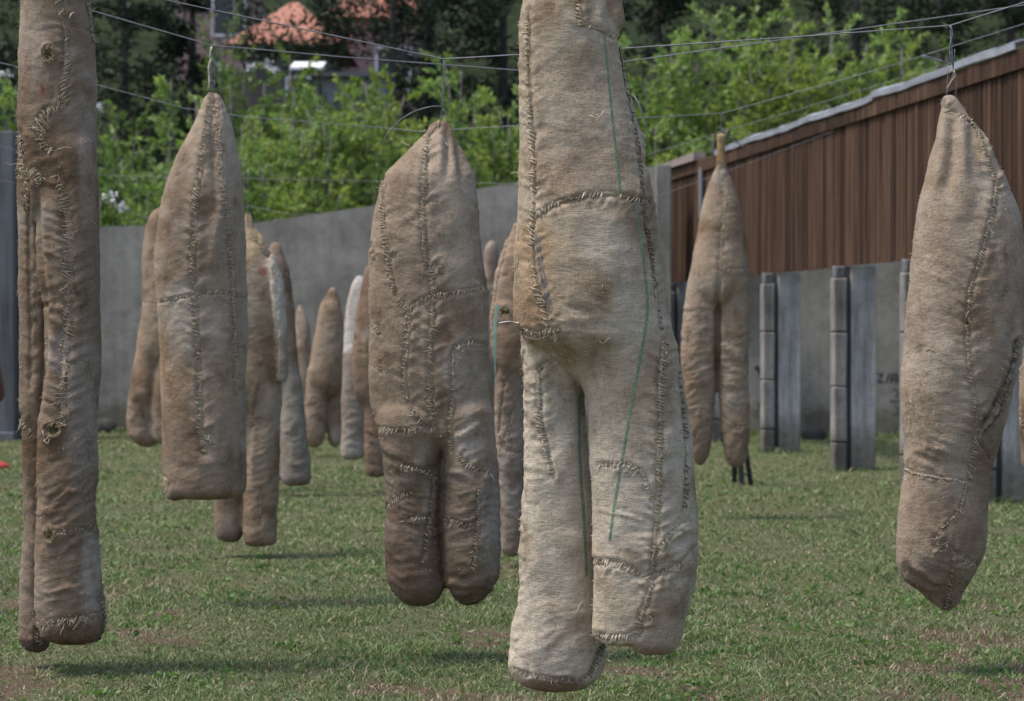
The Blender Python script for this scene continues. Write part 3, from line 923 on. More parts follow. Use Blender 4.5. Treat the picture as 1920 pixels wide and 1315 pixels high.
# white things glimpsed through the leaves; the wall-top pair imitates a whitish gleam
for i, (px, py, rx, Z, lb) in enumerate([(470, 125, 11, 45, 'white flower cluster on the bush right of the blunt sack tip'), (505, 118, 12, 45.2, 'white flower cluster below the orange roof'),
                                       (514, 128, 8, 45.4, 'small white flower cluster left of the awning'), (410, 122, 8, 45.1, 'small white flower cluster beside the sack hanging wire'),
                                       (12, 140, 10, 45, 'white flower cluster at the left edge above the pillar'), (205, 372, 11, 36.4, 'white flecks imitating a pale gleam above the wall near the left sack'),
                                       (228, 388, 9, 36.3, 'lower white flecks imitating a pale gleam above the wall near the left sack'), (188, 200, 9, 44, 'pale flower cluster beside the tall left sack')]):
    r_ = np.random.default_rng(500 + i); n = 26
    c = np.array(P(px, py, Z)); k = rx / F * Z
    pos = c + r_.standard_normal((n, 3)) * np.array([k * .55, k * .5, k * .42])
    me = leaf_mesh(pos, r_.standard_normal((n, 3)), .050 * (.6 + .7 * r_.random(n)), np.full(n, .5), .8, .8, r_)
    o = link('flowers_and_gleams', me, WHITE, None, smooth=False)
    tag(o, lb, 'flowers', 'white flowers among the bushes', 'stuff')

# ------------------------------------------------------------------ hanging sacks
def interp_rows(rows, ys):
    R = np.array(rows, float)
    def ms(xk, yk, x):
        # monotone-ish cubic
        h = np.diff(xk); d = np.diff(yk) / h
        m = np.zeros(len(xk)); m[1:-1] = np.where(d[:-1] * d[1:] > 0, 2 * d[:-1] * d[1:] / (d[:-1] + d[1:] + 1e-12), (d[:-1] + d[1:]) * .25)
        m[0], m[-1] = d[0], d[-1]
        i = np.clip(np.searchsorted(xk, x) - 1, 0, len(h) - 1)
        t = (x - xk[i]) / h[i]
        return (yk[i] * (1 + 2 * t) * (1 - t) ** 2 + m[i] * h[i] * t * (1 - t) ** 2 + yk[i + 1] * t * t * (3 - 2 * t) + m[i + 1] * h[i] * t * t * (t - 1))
    return ms(R[:, 0], R[:, 1], ys), ms(R[:, 0], R[:, 2], ys)

class Lobe:
    def __init__(s, kind, rows, dy=0, dr=.8, tint=None, ct=8, cb=40, n=2.6, hem=None, soft=0):
        s.soft = soft
        s.kind, s.rows, s.dy, s.dr, s.tint, s.ct, s.cb, s.n, s.hem = kind, rows, dy, dr, tint, ct, cb, n, hem
    def table(s, Z, step=6):
        y0, y1 = s.rows[0][0], s.rows[-1][0]
        ys = np.linspace(y0, y1, max(12, int((y1 - y0) / step)))
        # finer towards the rounded ends
        ys = np.unique(np.concatenate([ys, y1 - s.cb * (1 - np.cos(np.linspace(0, 1.57, 9))), y0 + s.ct * (1 - np.cos(np.linspace(0, 1.57, 5)))]))
        ys = ys[(ys >= y0) & (ys <= y1)]
        xl, xr = interp_rows(s.rows, ys)
        c = (xl + xr) / 2; h = (xr - xl) / 2
        tb = np.clip((ys - (y1 - s.cb)) / s.cb, 0, .999); h = h * (1 - tb ** s.n) ** (1 / s.n)
        tt = np.clip(((y0 + s.ct) - ys) / s.ct, 0, .99); h = h * np.sqrt(1 - tt ** 2)
        Zl = Z + s.dy
        out = []
        for y, cx, hw in zip(ys, c, h):
            p = P(cx, y, Zl)
            out.append((p.x, Zl, p.z, max(hw, .6) / F * Zl))
        s.tab = np.array(out)          # x, y, z, half-width
        return s.tab

def voxel_body(Z, lobes, vox):
    V, Fs = [], []
    n = 28
    for lb in lobes:
        tab = lb.table(Z); b = len(V)
        for (x, y, z, a) in tab:
            for k in range(n):
                g = 2 * math.pi * k / n
                cx, cy = math.cos(g), math.sin(g)
                e = 2 / 2.25
                V.append((x + a * math.copysign(abs(cx) ** e, cx), y + a * lb.dr * math.copysign(abs(cy) ** e, cy), z))
        N = len(tab)
        for i in range(N - 1):
            for k in range(n):
                k2 = (k + 1) % n
                Fs.append((b + i * n + k, b + (i + 1) * n + k, b + (i + 1) * n + k2, b + i * n + k2))
        Fs.append(tuple(b + k for k in range(n))); Fs.append(tuple(b + (N - 1) * n + k for k in range(n))[::-1])
    me = bpy.data.meshes.new('tmp'); me.from_pydata(V, [], Fs)
    o = bpy.data.objects.new('tmp', me); COL.objects.link(o)
    md = o.modifiers.new('r', 'REMESH'); md.mode = 'VOXEL'; md.voxel_size = vox; md.adaptivity = 0
    dg = bpy.context.evaluated_depsgraph_get()
    m2 = bpy.data.meshes.new_from_object(o.evaluated_get(dg))
    bpy.data.objects.remove(o); bpy.data.meshes.remove(me)
    return m2
def get_co(me):
    a = np.empty(len(me.vertices) * 3, np.float32); me.vertices.foreach_get('co', a); return a.reshape(-1, 3).astype(np.float64)
def set_co(me, V):
    me.vertices.foreach_set('co', np.ascontiguousarray(V, np.float32).ravel()); me.update()
def get_no(me):
    a = np.empty(len(me.vertices) * 3, np.float32); me.vertex_normals.foreach_get('vector', a); return a.reshape(-1, 3).astype(np.float64)
def smooth_np(V, E, it, lam=.5):
    n = len(V)
    deg = np.bincount(E.ravel(), minlength=n).astype(float)[:, None] + 1e-9
    for k in range(it):
        acc = np.zeros_like(V)
        for c in range(3):
            acc[:, c] = np.bincount(E[:, 0], V[E[:, 1], c], n) + np.bincount(E[:, 1], V[E[:, 0], c], n)
        V = V + lam * (acc / deg - V)
    return V
def poly_dist(px, py, pts):
    """distance and arc position (pixels) from points to a polyline"""
    D = np.full(len(px), 1e9); Sx = np.zeros(len(px)); Sd = np.zeros(len(px)); acc = 0
    for (x0, y0), (x1, y1) in zip(pts[:-1], pts[1:]):
        dx, dy = x1 - x0, y1 - y0; l2 = dx * dx + dy * dy; l = math.sqrt(l2)
        t = np.clip(((px - x0) * dx + (py - y0) * dy) / l2, 0, 1)
        ex, ey = px - (x0 + t * dx), py - (y0 + t * dy)
        d = np.hypot(ex, ey); m = d < D
        D[m] = d[m]; Sx[m] = acc + t[m] * l; Sd[m] = np.sign(dx * ey[m] - dy * ex[m])
        acc += l
    return D, Sx, Sd

def spline_px(pts, step):
    """Catmull-Rom through pixel points, resampled"""
    p = np.array(pts, float); out = []
    q = np.vstack([2 * p[0] - p[1], p, 2 * p[-1] - p[-2]])
    for i in range(1, len(q) - 2):
        n = max(2, int(np.linalg.norm(q[i + 1] - q[i]) / step))
        for k in range(n):
            t = k / n
            out.append(.5 * ((2 * q[i]) + (-q[i - 1] + q[i + 1]) * t + (2 * q[i - 1] - 5 * q[i] + 4 * q[i + 1] - q[i + 2]) * t * t + (-q[i - 1] + 3 * q[i] - 3 * q[i + 1] + q[i + 2]) * t ** 3))
    out.append(p[-1])
    return np.array(out)

class Fib:
    """many thin bent fibres in one mesh (three-sided)"""
    def __init__(s): s.P = []; s.R = []
    def add(s, p0, p1, p2, p3, r): s.P.append((p0, p1, p2, p3)); s.R.append(r)
    def build(s, name, mat, parent, stuff=True):
        if not s.P: return None
        A = np.array(s.P, float); R = np.array(s.R)[:, None]
        n = len(A)
        d = A[:, 3] - A[:, 0]; d /= np.linalg.norm(d, axis=1, keepdims=True) + 1e-9
        a = np.cross(d, [.3, .5, .8]); a /= np.linalg.norm(a, axis=1, keepdims=True) + 1e-9
        b = np.cross(d, a)
        V = np.empty((n, 4, 3, 3))
        for i in range(4):
            rr = R * (1.0, 1.0, .85, .35)[i]
            for k in range(3):
                g = 2 * math.pi * k / 3
                V[:, i, k] = A[:, i] + a * rr * math.cos(g) + b * rr * math.sin(g)
        base = (np.arange(n) * 12)[:, None]
        F_ = []
        for i in range(3):
            for k in range(3):
                k2 = (k + 1) % 3
                F_.append(np.concatenate([base + i * 3 + k, base + i * 3 + k2, base + (i + 1) * 3 + k2, base + (i + 1) * 3 + k], 1))
        me = mesh_np(name, V.reshape(-1, 3), np.stack(F_, 1).reshape(-1, 4), 4)
        o = link(name, me, mat, parent, True)
        if stuff: o['kind'] = 'stuff'
        return o
def nrm(v):
    l = np.linalg.norm(v); return v / l if l > 1e-9 else np.array([0, 0, 1.0])

SACKS = {}
def sack(key, label, Z, lobes, vox=.012, base=(.33, .255, .18), seams=(), folds=(), wrinkles=(), blobs=(), holes=(), fuzz=0, crease=.18, thread=1.0, hang=None, seed=0, lump=1.0, stripes=(), name='hanging_sack', cat='hanging sack'):
    r = np.random.default_rng(9000 + seed)
    pxm = F / Z                                   # pixels per metre at the sack
    me = voxel_body(Z, lobes, vox)
    V = get_co(me)
    E = np.empty(len(me.edges) * 2, np.int32); me.edges.foreach_get('vertices', E); E = E.reshape(-1, 2)
    V = smooth_np(V, E, max(4, int(.030 / vox * 2)))
    set_co(me, V)
    # which lobe does a vertex belong to
    px, py = proj(V)
    best = np.full(len(V), 1e9); lid = np.zeros(len(V), int)
    cen = np.zeros((len(V), 2)); rad = np.zeros(len(V))
    for i, lb in enumerate(lobes):
        tb = lb.tab[::-1]
        x = np.interp(V[:, 2], tb[:, 2], tb[:, 0]); y = np.full(len(V), Z + lb.dy); a = np.maximum(np.interp(V[:, 2], tb[:, 2], tb[:, 3]), .02)
        d = np.hypot((V[:, 0] - x) / a, (V[:, 1] - y) / (a * lb.dr))
        over = np.maximum(0, tb[0, 2] - V[:, 2]) + np.maximum(0, V[:, 2] - tb[-1, 2])
        d = np.abs(d - 1) * .6 + d * .4 + over * 30
        if lb.hem is not None: d = d + np.where(py < lb.hem, 50, 0)
        elif lb.kind == 'torso':
            hm = max([q.hem for q in lobes if q.hem is not None and q.kind == 'leg'] or [1e9]); d = d + np.where(py > hm, 40, 0)
        m = d < best
        best[m] = d[m]; lid[m] = i; cen[m, 0] = x[m]; cen[m, 1] = y[m]; rad[m] = a[m]
    ang = np.arctan2(V[:, 0] - cen[:, 0], -(V[:, 1] - cen[:, 1]))
    Rm = np.array([np.median(lb.tab[:, 3]) for lb in lobes])[lid]
    t0 = lobes[0].tab[::-1]
    sgn = np.clip((V[:, 0] - np.interp(V[:, 2], t0[:, 2], t0[:, 0])) / .22, -1, 1)
    cloth = np.stack([V[:, 0] + sgn * (V[:, 1] - (Z - .2)) + seed * 1.7, V[:, 2], np.full(len(V), seed * .37)], 1)
    nrmv = get_no(me)
    front = nrmv[:, 1] < .25
    # lumps of the stuffing
    disp = lump * (.011 * fbm(V * 4.2 + seed, 2, 11 + seed) + .0045 * fbm(V * 13 + seed, 2, 21 + seed))
    # horizontal creases
    warp = fbm(V * 5 + 3, 2, 31 + seed)
    cz = np.stack([cloth[:, 0] * 5.5, (cloth[:, 1] + .035 * warp + .10 * np.sin(cloth[:, 0] * 9 + seed) * .4) * 21, np.full(len(V), seed * 1.3)], 1)
    rid = 1 - np.abs(vnoise(cz, 41 + seed)) * 2.2
    rid = np.clip(rid, -.4, 1)
    cz2 = cz * np.array([1.5, 2.1, 1]) + 7
    rid2 = np.clip(1 - np.abs(vnoise(cz2, 43 + seed)) * 2.4, -.3, 1)
    wm = np.full(len(V), crease)
    for (wx, wy, rx, ry, amp) in wrinkles:
        wm = np.maximum(wm, amp * np.exp(-(((px - wx) / rx) ** 2 + ((py - wy) / ry) ** 2)))
    disp = disp + wm * (.0085 * np.clip(rid, -.2, 1) ** 2 * np.sign(rid) + .0050 * rid2)
    for (pts, wd, dep) in folds:
        D, Sx, Sd = poly_dist(px, py, [tuple(q) for q in spline_px(pts, 20)])
        tot = Sx.max()
        tap = np.clip(np.minimum(Sx + 8, tot - Sx + 8) / 40, 0, 1)
        disp = disp + np.where(front, dep * tap * (np.exp(-(D / wd) ** 2) - .45 * np.exp(-((D - 2.0 * wd) / (1.2 * wd)) ** 2)), 0)
    for sm in seams:
        pts = spline_px(sm['p'], 10); sm['sp'] = pts
        near = (px > pts[:, 0].min() - 45) & (px < pts[:, 0].max() + 45) & (py > pts[:, 1].min() - 45) & (py < pts[:, 1].max() + 45) & front
        idx = np.nonzero(near)[0]
        if len(idx) == 0: continue
        D, Sx, Sd = poly_dist(px[idx], py[idx], [tuple(q) for q in pts])
        wd = sm.get('w', 9) * .9
        ph = vnoise(np.stack([Sx / 9.0 + D * .05, Sd * 3 + 5, Sx * 0 + seed], 1), 51)
        dd = (-.0065 * np.exp(-(D / (.8 * wd)) ** 2) + .0016 * np.exp(-((D - 1.5 * wd) / (.8 * wd)) ** 2) + .0040 * ph * np.exp(-((D - 1.4 * wd) / (1.9 * wd)) ** 2)) * sm.get('amp', 1.0)
        disp[idx] += dd
    for (hx, hy, rx, ry, dep) in holes:
        D = np.hypot((px - hx) / rx, (py - hy) / ry)
        disp = disp + np.where(front, -dep * (1 - smoothstep(.55, 1.0, D)) + .010 * np.exp(-((D - 1.15) / .3) ** 2), 0)
    V = V + nrmv * disp[:, None]
    set_co(me, V)
    nrmv = get_no(me)
    # colour of the cloth, stains included
    col = np.empty((len(V), 4)); col[:, 3] = 1
    tl = np.array([lb.tint or base for lb in lobes])
    col[:, :3] = tl[lid]
    for i, lb in enumerate(lobes):
        if lb.soft:
            k = ((lid == i) * (1 - smoothstep(lb.hem - 10, lb.hem + lb.soft, py)))[:, None]
            col[:, :3] = col[:, :3] * (1 - k) + tl[0] * k
    s1 = fbm(np.stack([V[:, 0] * 4.0 + V[:, 1] * 2.5, V[:, 2] * 3.2, cloth[:, 2]], 1), 4, 61 + seed)
    s2 = fbm(np.stack([V[:, 0] * 9 + V[:, 1] * 6, V[:, 2] * 7, cloth[:, 2] + 4], 1), 4, 67 + seed)
    br = smoothstep(.02, .5, s1)[:, None]; pale = smoothstep(.08, .5, -s1 * .6 + s2 * .7)[:, None]
    col[:, :3] *= (1 - br * np.array([.34, .40, .46]))
    col[:, :3] = col[:, :3] * (1 - .42 * pale) + np.array([.40, .355, .295]) * .36 * pale
    for (bx, by, rx, ry, c, stg) in blobs:
        D = np.hypot((px - bx) / rx, (py - by) / ry) + .38 * s2 + .25 * s1
        k = (stg * (1 - smoothstep(.45, 1.1, D)))[:, None]
        col[:, :3] = col[:, :3] * (1 - k) + np.array(c) * k
    for (hx, hy, rx, ry, dep) in holes:
        D = np.hypot((px - hx) / rx, (py - hy) / ry)
        k = np.where(front, 1 - smoothstep(.6, .85, D), 0)[:, None]
        col[:, :3] = col[:, :3] * (1 - k) + np.array([.10, .078, .045]) * k
    # faces
    Lp = np.empty(len(me.loops), np.int32); me.loops.foreach_get('vertex_index', Lp)
    Fq = Lp.reshape(-1, 4)
    c = V.mean(0)
    root = empty(name, (c[0], Z, 0.0), label, cat, 'stuffed burlap sacks hanging from wires')
    fl = lid[Fq[:, 0]]
    for i, lb in enumerate(lobes):
        f = Fq[fl == i]
        if len(f) == 0: continue
        u, inv = np.unique(f, return_inverse=True)
        m2 = mesh_np(lb.kind, V[u], inv.reshape(-1, 4), 4)
        add_attr(m2, 'cloth', 'FLOAT_VECTOR', cloth[u]); add_attr(m2, 'tint', 'FLOAT_COLOR', col[u])
        o = link(lb.kind, m2, BURLAP, root, True)
        m2.normals_split_custom_set_from_vertices(nrmv[u])
    bvh = BVHTree.FromPolygons([tuple(v) for v in V], [tuple(q) for q in Fq.tolist()])
    eye = Vector((0, 0, CH))
    def hit(x, y):
        d = (P(x, y, Z) - eye).normalized()
        q = bvh.ray_cast(eye, d)
        return (np.array(q[0]), np.array(q[1])) if q[0] is not None else None
    # seams: frayed rolled hem + stitches
    for si, sm in enumerate(seams):
        H = [hit(x, y) for x, y in spline_px(sm['p'], sm.get('res', 7))]
        # nudge outer misses inwards by skipping
        H = [h for h in H if h is not None]
        if len(H) < 3: continue
        # drop jumps in depth (keep the longest run)
        keep = [H[0]]
        for h in H[1:]:
            if np.linalg.norm(h[0] - keep[-1][0]) < 40 / pxm * sm.get('res', 7) / 7: keep.append(h)
        H = keep
        if len(H) < 3: continue
        pts = np.array([h[0] for h in H]); ns = np.array([h[1] for h in H])
        wv = sm.get('w', 9) / pxm * (.85 + .15 * thread)
        mat = {'jute': FIBRE, 'dark': FIBRE_D, 'pale': THREAD_W}[sm.get('c', 'jute')]
        # raw overlapping edge of the cloth
        mb = MB(); n0 = len(pts); side = 1 if r.random() < .5 else -1
        sl = vnoise(np.stack([np.arange(n0) * .13, np.full(n0, seed * 3.1 + si * 1.7), np.zeros(n0)], 1), 77)
        hs = sm.get('hem', .0045) / .0045
        for k in range(n0):
            t_ = nrm(pts[min(k + 1, n0 - 1)] - pts[max(k - 1, 0)]); s_ = np.cross(ns[k], t_) * side
            wk = wv * hs * (.75 + .35 * sl[k]); e = 1 + r.normal(0, .30)
            for (o_, l_) in ((-.55, -.002), (-.1, .0036 * hs), (.45, (.0046 + .0022 * r.random()) * hs), (1.0 * e, (.0022 + .0040 * r.random()) * hs)):
                mb.v.append(tuple(pts[k] + s_ * wk * o_ + ns[k] * l_))
            if k:
                b0 = len(mb.v) - 8
                for q_ in range(3): mb.f.append([b0 + q_, b0 + q_ + 1, b0 + q_ + 5, b0 + q_ + 4])
        so_ = mb.build('seam', BURLAP, root, True)
        vv = np.array(mb.v)
        cc = np.array([col[Fq[bvh.find_nearest(Vector(q))[2]][0]] for q in vv[::4]])
        cc[:, :3] *= 1.12
        add_attr(so_.data, 'cloth', 'FLOAT_VECTOR', np.stack([vv[:, 0], vv[:, 2], vv[:, 1]], 1)); add_attr(so_.data, 'tint', 'FLOAT_COLOR', np.repeat(cc, 4, 0))
        slow = vnoise(np.stack([np.arange(n0) * .21, np.full(n0, seed * 2.1 + si), np.zeros(n0)], 1), 78)
        fb = Fib()
        seg = np.linalg.norm(np.diff(pts, axis=0), axis=1); cum = np.concatenate([[0], np.cumsum(seg)])
        sp = sm.get('sp_m', .016); q = 0.0
        sr = sm.get('tr', .0024) * thread
        while q < cum[-1]:
            k = min(np.searchsorted(cum, q, 'right') - 1, len(pts) - 2); f = (q - cum[k]) / max(seg[k], 1e-6)
            p = pts[k] * (1 - f) + pts[k + 1] * f; n_ = nrm(ns[k] * (1 - f) + ns[k + 1] * f)
            t_ = nrm(pts[k + 1] - pts[k]); s_ = np.cross(n_, t_)
            if r.random() < sm.get('dens', .92) * (.75 + .6 * slow[k]):
                sk = sm.get('skew', .35) + r.normal(0, .25)
                wl = wv * r.uniform(.5, 1.25) * (1 + .4 * slow[k]); wr_ = wv * r.uniform(.5, 1.25) * (1 + .4 * slow[k])
                a = p - s_ * wl - t_ * sk * wl + n_ * .001; b = p + s_ * wr_ + t_ * sk * wr_ + n_ * .001
                lift = n_ * (.0055 + .004 * r.random())
                fb.add(a, a * .68 + b * .32 + lift, a * .32 + b * .68 + lift, b, sr * r.uniform(.75, 1.2))
            q += sp * r.uniform(.6, 1.4)
        fb.build('stitching', mat, so_)
        # frayed ends
        fb = Fib(); nf = int(sm.get('fray', 1) * cum[-1] * 190)
        for _ in range(nf):
            k = r.integers(0, len(pts)); p = pts[k] + r.standard_normal(3) * wv * .45; n_ = ns[k]
            p = p - n_ * np.dot(p - pts[k], n_)
            t_ = nrm(pts[min(k + 1, len(pts) - 1)] - pts[max(k - 1, 0)]); s_ = np.cross(n_, t_)
            l = r.uniform(.005, .020) * (2.6 if r.random() < .07 else 1) * sm.get('fl', 1)
            d = nrm(s_ * r.normal(0, 1) + t_ * r.normal(0, .5) + n_ * r.uniform(.1, 1.0))
            d2 = nrm(d + r.standard_normal(3) * .7 + np.array([0, 0, -.35])); d3 = nrm(d2 + r.standard_normal(3) * .8 + np.array([0, 0, -.5]))
            p1 = p + d * l * .4; p2 = p1 + d2 * l * .35; p3 = p2 + d3 * l * .35
            fb.add(p, p1, p2, p3, r.uniform(.0008, .0017))
        fb.build('frayed_threads', FIBRE if sm.get('c') != 'dark' else FIBRE_D, so_)
    # flat woven or printed lines
    for st_ in stripes:
        H = [hit(x, y) for x, y in spline_px(st_['p'], 6)]
        H = [h for h in H if h is not None]
        if len(H) < 3: continue
        mb = MB(); wv = st_.get('w', 4) / pxm
        prev = None
        for k, (p, n_) in enumerate(H):
            t_ = nrm(H[min(k + 1, len(H) - 1)][0] - H[max(k - 1, 0)][0]); s_ = nrm(np.cross(n_, t_))
            w2 = wv * (1 + .15 * math.sin(k * 1.7))
            mb.v += [tuple(p - s_ * w2 + n_ * .0004), tuple(p + n_ * .0016), tuple(p + s_ * w2 + n_ * .0004)]
            if k:
                b = len(mb.v) - 6
                mb.f += [[b, b + 1, b + 4, b + 3], [b + 1, b + 2, b + 5, b + 4]]
        mb.build(st_.get('name', 'woven_stripe'), st_.get('m', GREEN), root, True)
    # loose straw at the holes
    for (hx, hy, rx, ry, dep) in holes:
        fb = Fib()
        for _ in range(70):
            a = r.random() * 6.28; q = r.random() ** .5
            h = hit(hx + math.cos(a) * rx * q * .95, hy + math.sin(a) * ry * q * .95)
            if h is None: continue
            p, n_ = h
            d = nrm(r.standard_normal(3) + n_ * .4); l = r.uniform(.012, .035)
            d2 = nrm(d + r.standard_normal(3) * .4 + np.array([0, 0, -.3]))
            fb.add(p, p + d * l * .4, p + d * l * .4 + d2 * l * .3, p + d * l * .4 + d2 * l * .6, r.uniform(.0008, .0016))
        for _ in range(90):
            a = r.random() * 6.28
            h = hit(hx + math.cos(a) * rx * 1.05, hy + math.sin(a) * ry * 1.05)
            if h is None: continue
            p, n_ = h
            d = nrm(r.standard_normal(3) * .6 + n_ * .7); l = r.uniform(.008, .02)
            fb.add(p, p + d * l * .4, p + d * l * .7 + r.standard_normal(3) * .003, p + d * l + np.array([0, 0, -.006]), r.uniform(.0007, .0012))
        fb.build('straw_tuft', STRAW, root)
    if fuzz:
        fb = Fib()
        ids = r.choice(len(V), fuzz)
        for i in ids:
            p, n_ = V[i], nrmv[i]
            l = r.uniform(.005, .016) * (2 if r.random() < .05 else 1)
            d = nrm(n_ * r.uniform(.2, 1) + r.standard_normal(3) * .8); d2 = nrm(d + r.standard_normal(3) * .6 + np.array([0, 0, -.3]))
            fb.add(p - n_ * .001, p + d * l * .4, p + d * l * .4 + d2 * l * .3, p + d * l * .4 + d2 * l * .65, r.uniform(.0006, .0012))
        fb.build('loose_fibres', FIBRE, root)
    if hang:
        wz = Vector(P(hang[0], hang[1], Z)); tip = Vector(P(hang[2], hang[3], Z))
        mb = MB(); k = 10; n_ = hang[4] if len(hang) > 4 else .006
        for ph in (0, math.pi):
            mb.tube([wz.lerp(tip, i / k) + Vector((math.cos(i * 1.9 + ph), math.sin(i * 1.9 + ph), 0)) * n_ for i in range(k + 1)], .0021 * (10 / Z) ** .3, 5)
        mb.build('hanging_wire', WIRE, root, True)
    bpy.data.meshes.remove(me)
    SACKS[key] = dict(root=root, hit=hit, pxm=pxm, Z=Z, r=r)
    return root
def strands(key, items, name, mat):
    """single visible threads: pixel path and how far they stand off the cloth"""
    sk = SACKS[key]
    for pts, off, rad in items:
        h0 = sk['hit'](*pts[0])
        Zb = h0[0][1] if h0 else sk['Z']
        ps = []
        for i, (x, y) in enumerate(spline_px(pts, 8)):
            h = sk['hit'](x, y)
            z = (h[0][1] if h else Zb) - off
            ps.append(P(x, y, z))
        mb = MB(); mb.tube(ps, rad, 5); mb.build(name, mat, sk['root'], True)

J = dict
PALE = (.42, .375, .305); BRN = (.27, .195, .135); DK = (.17, .115, .078); OCH = (.30, .195, .10); GRY = (.33, .31, .275)

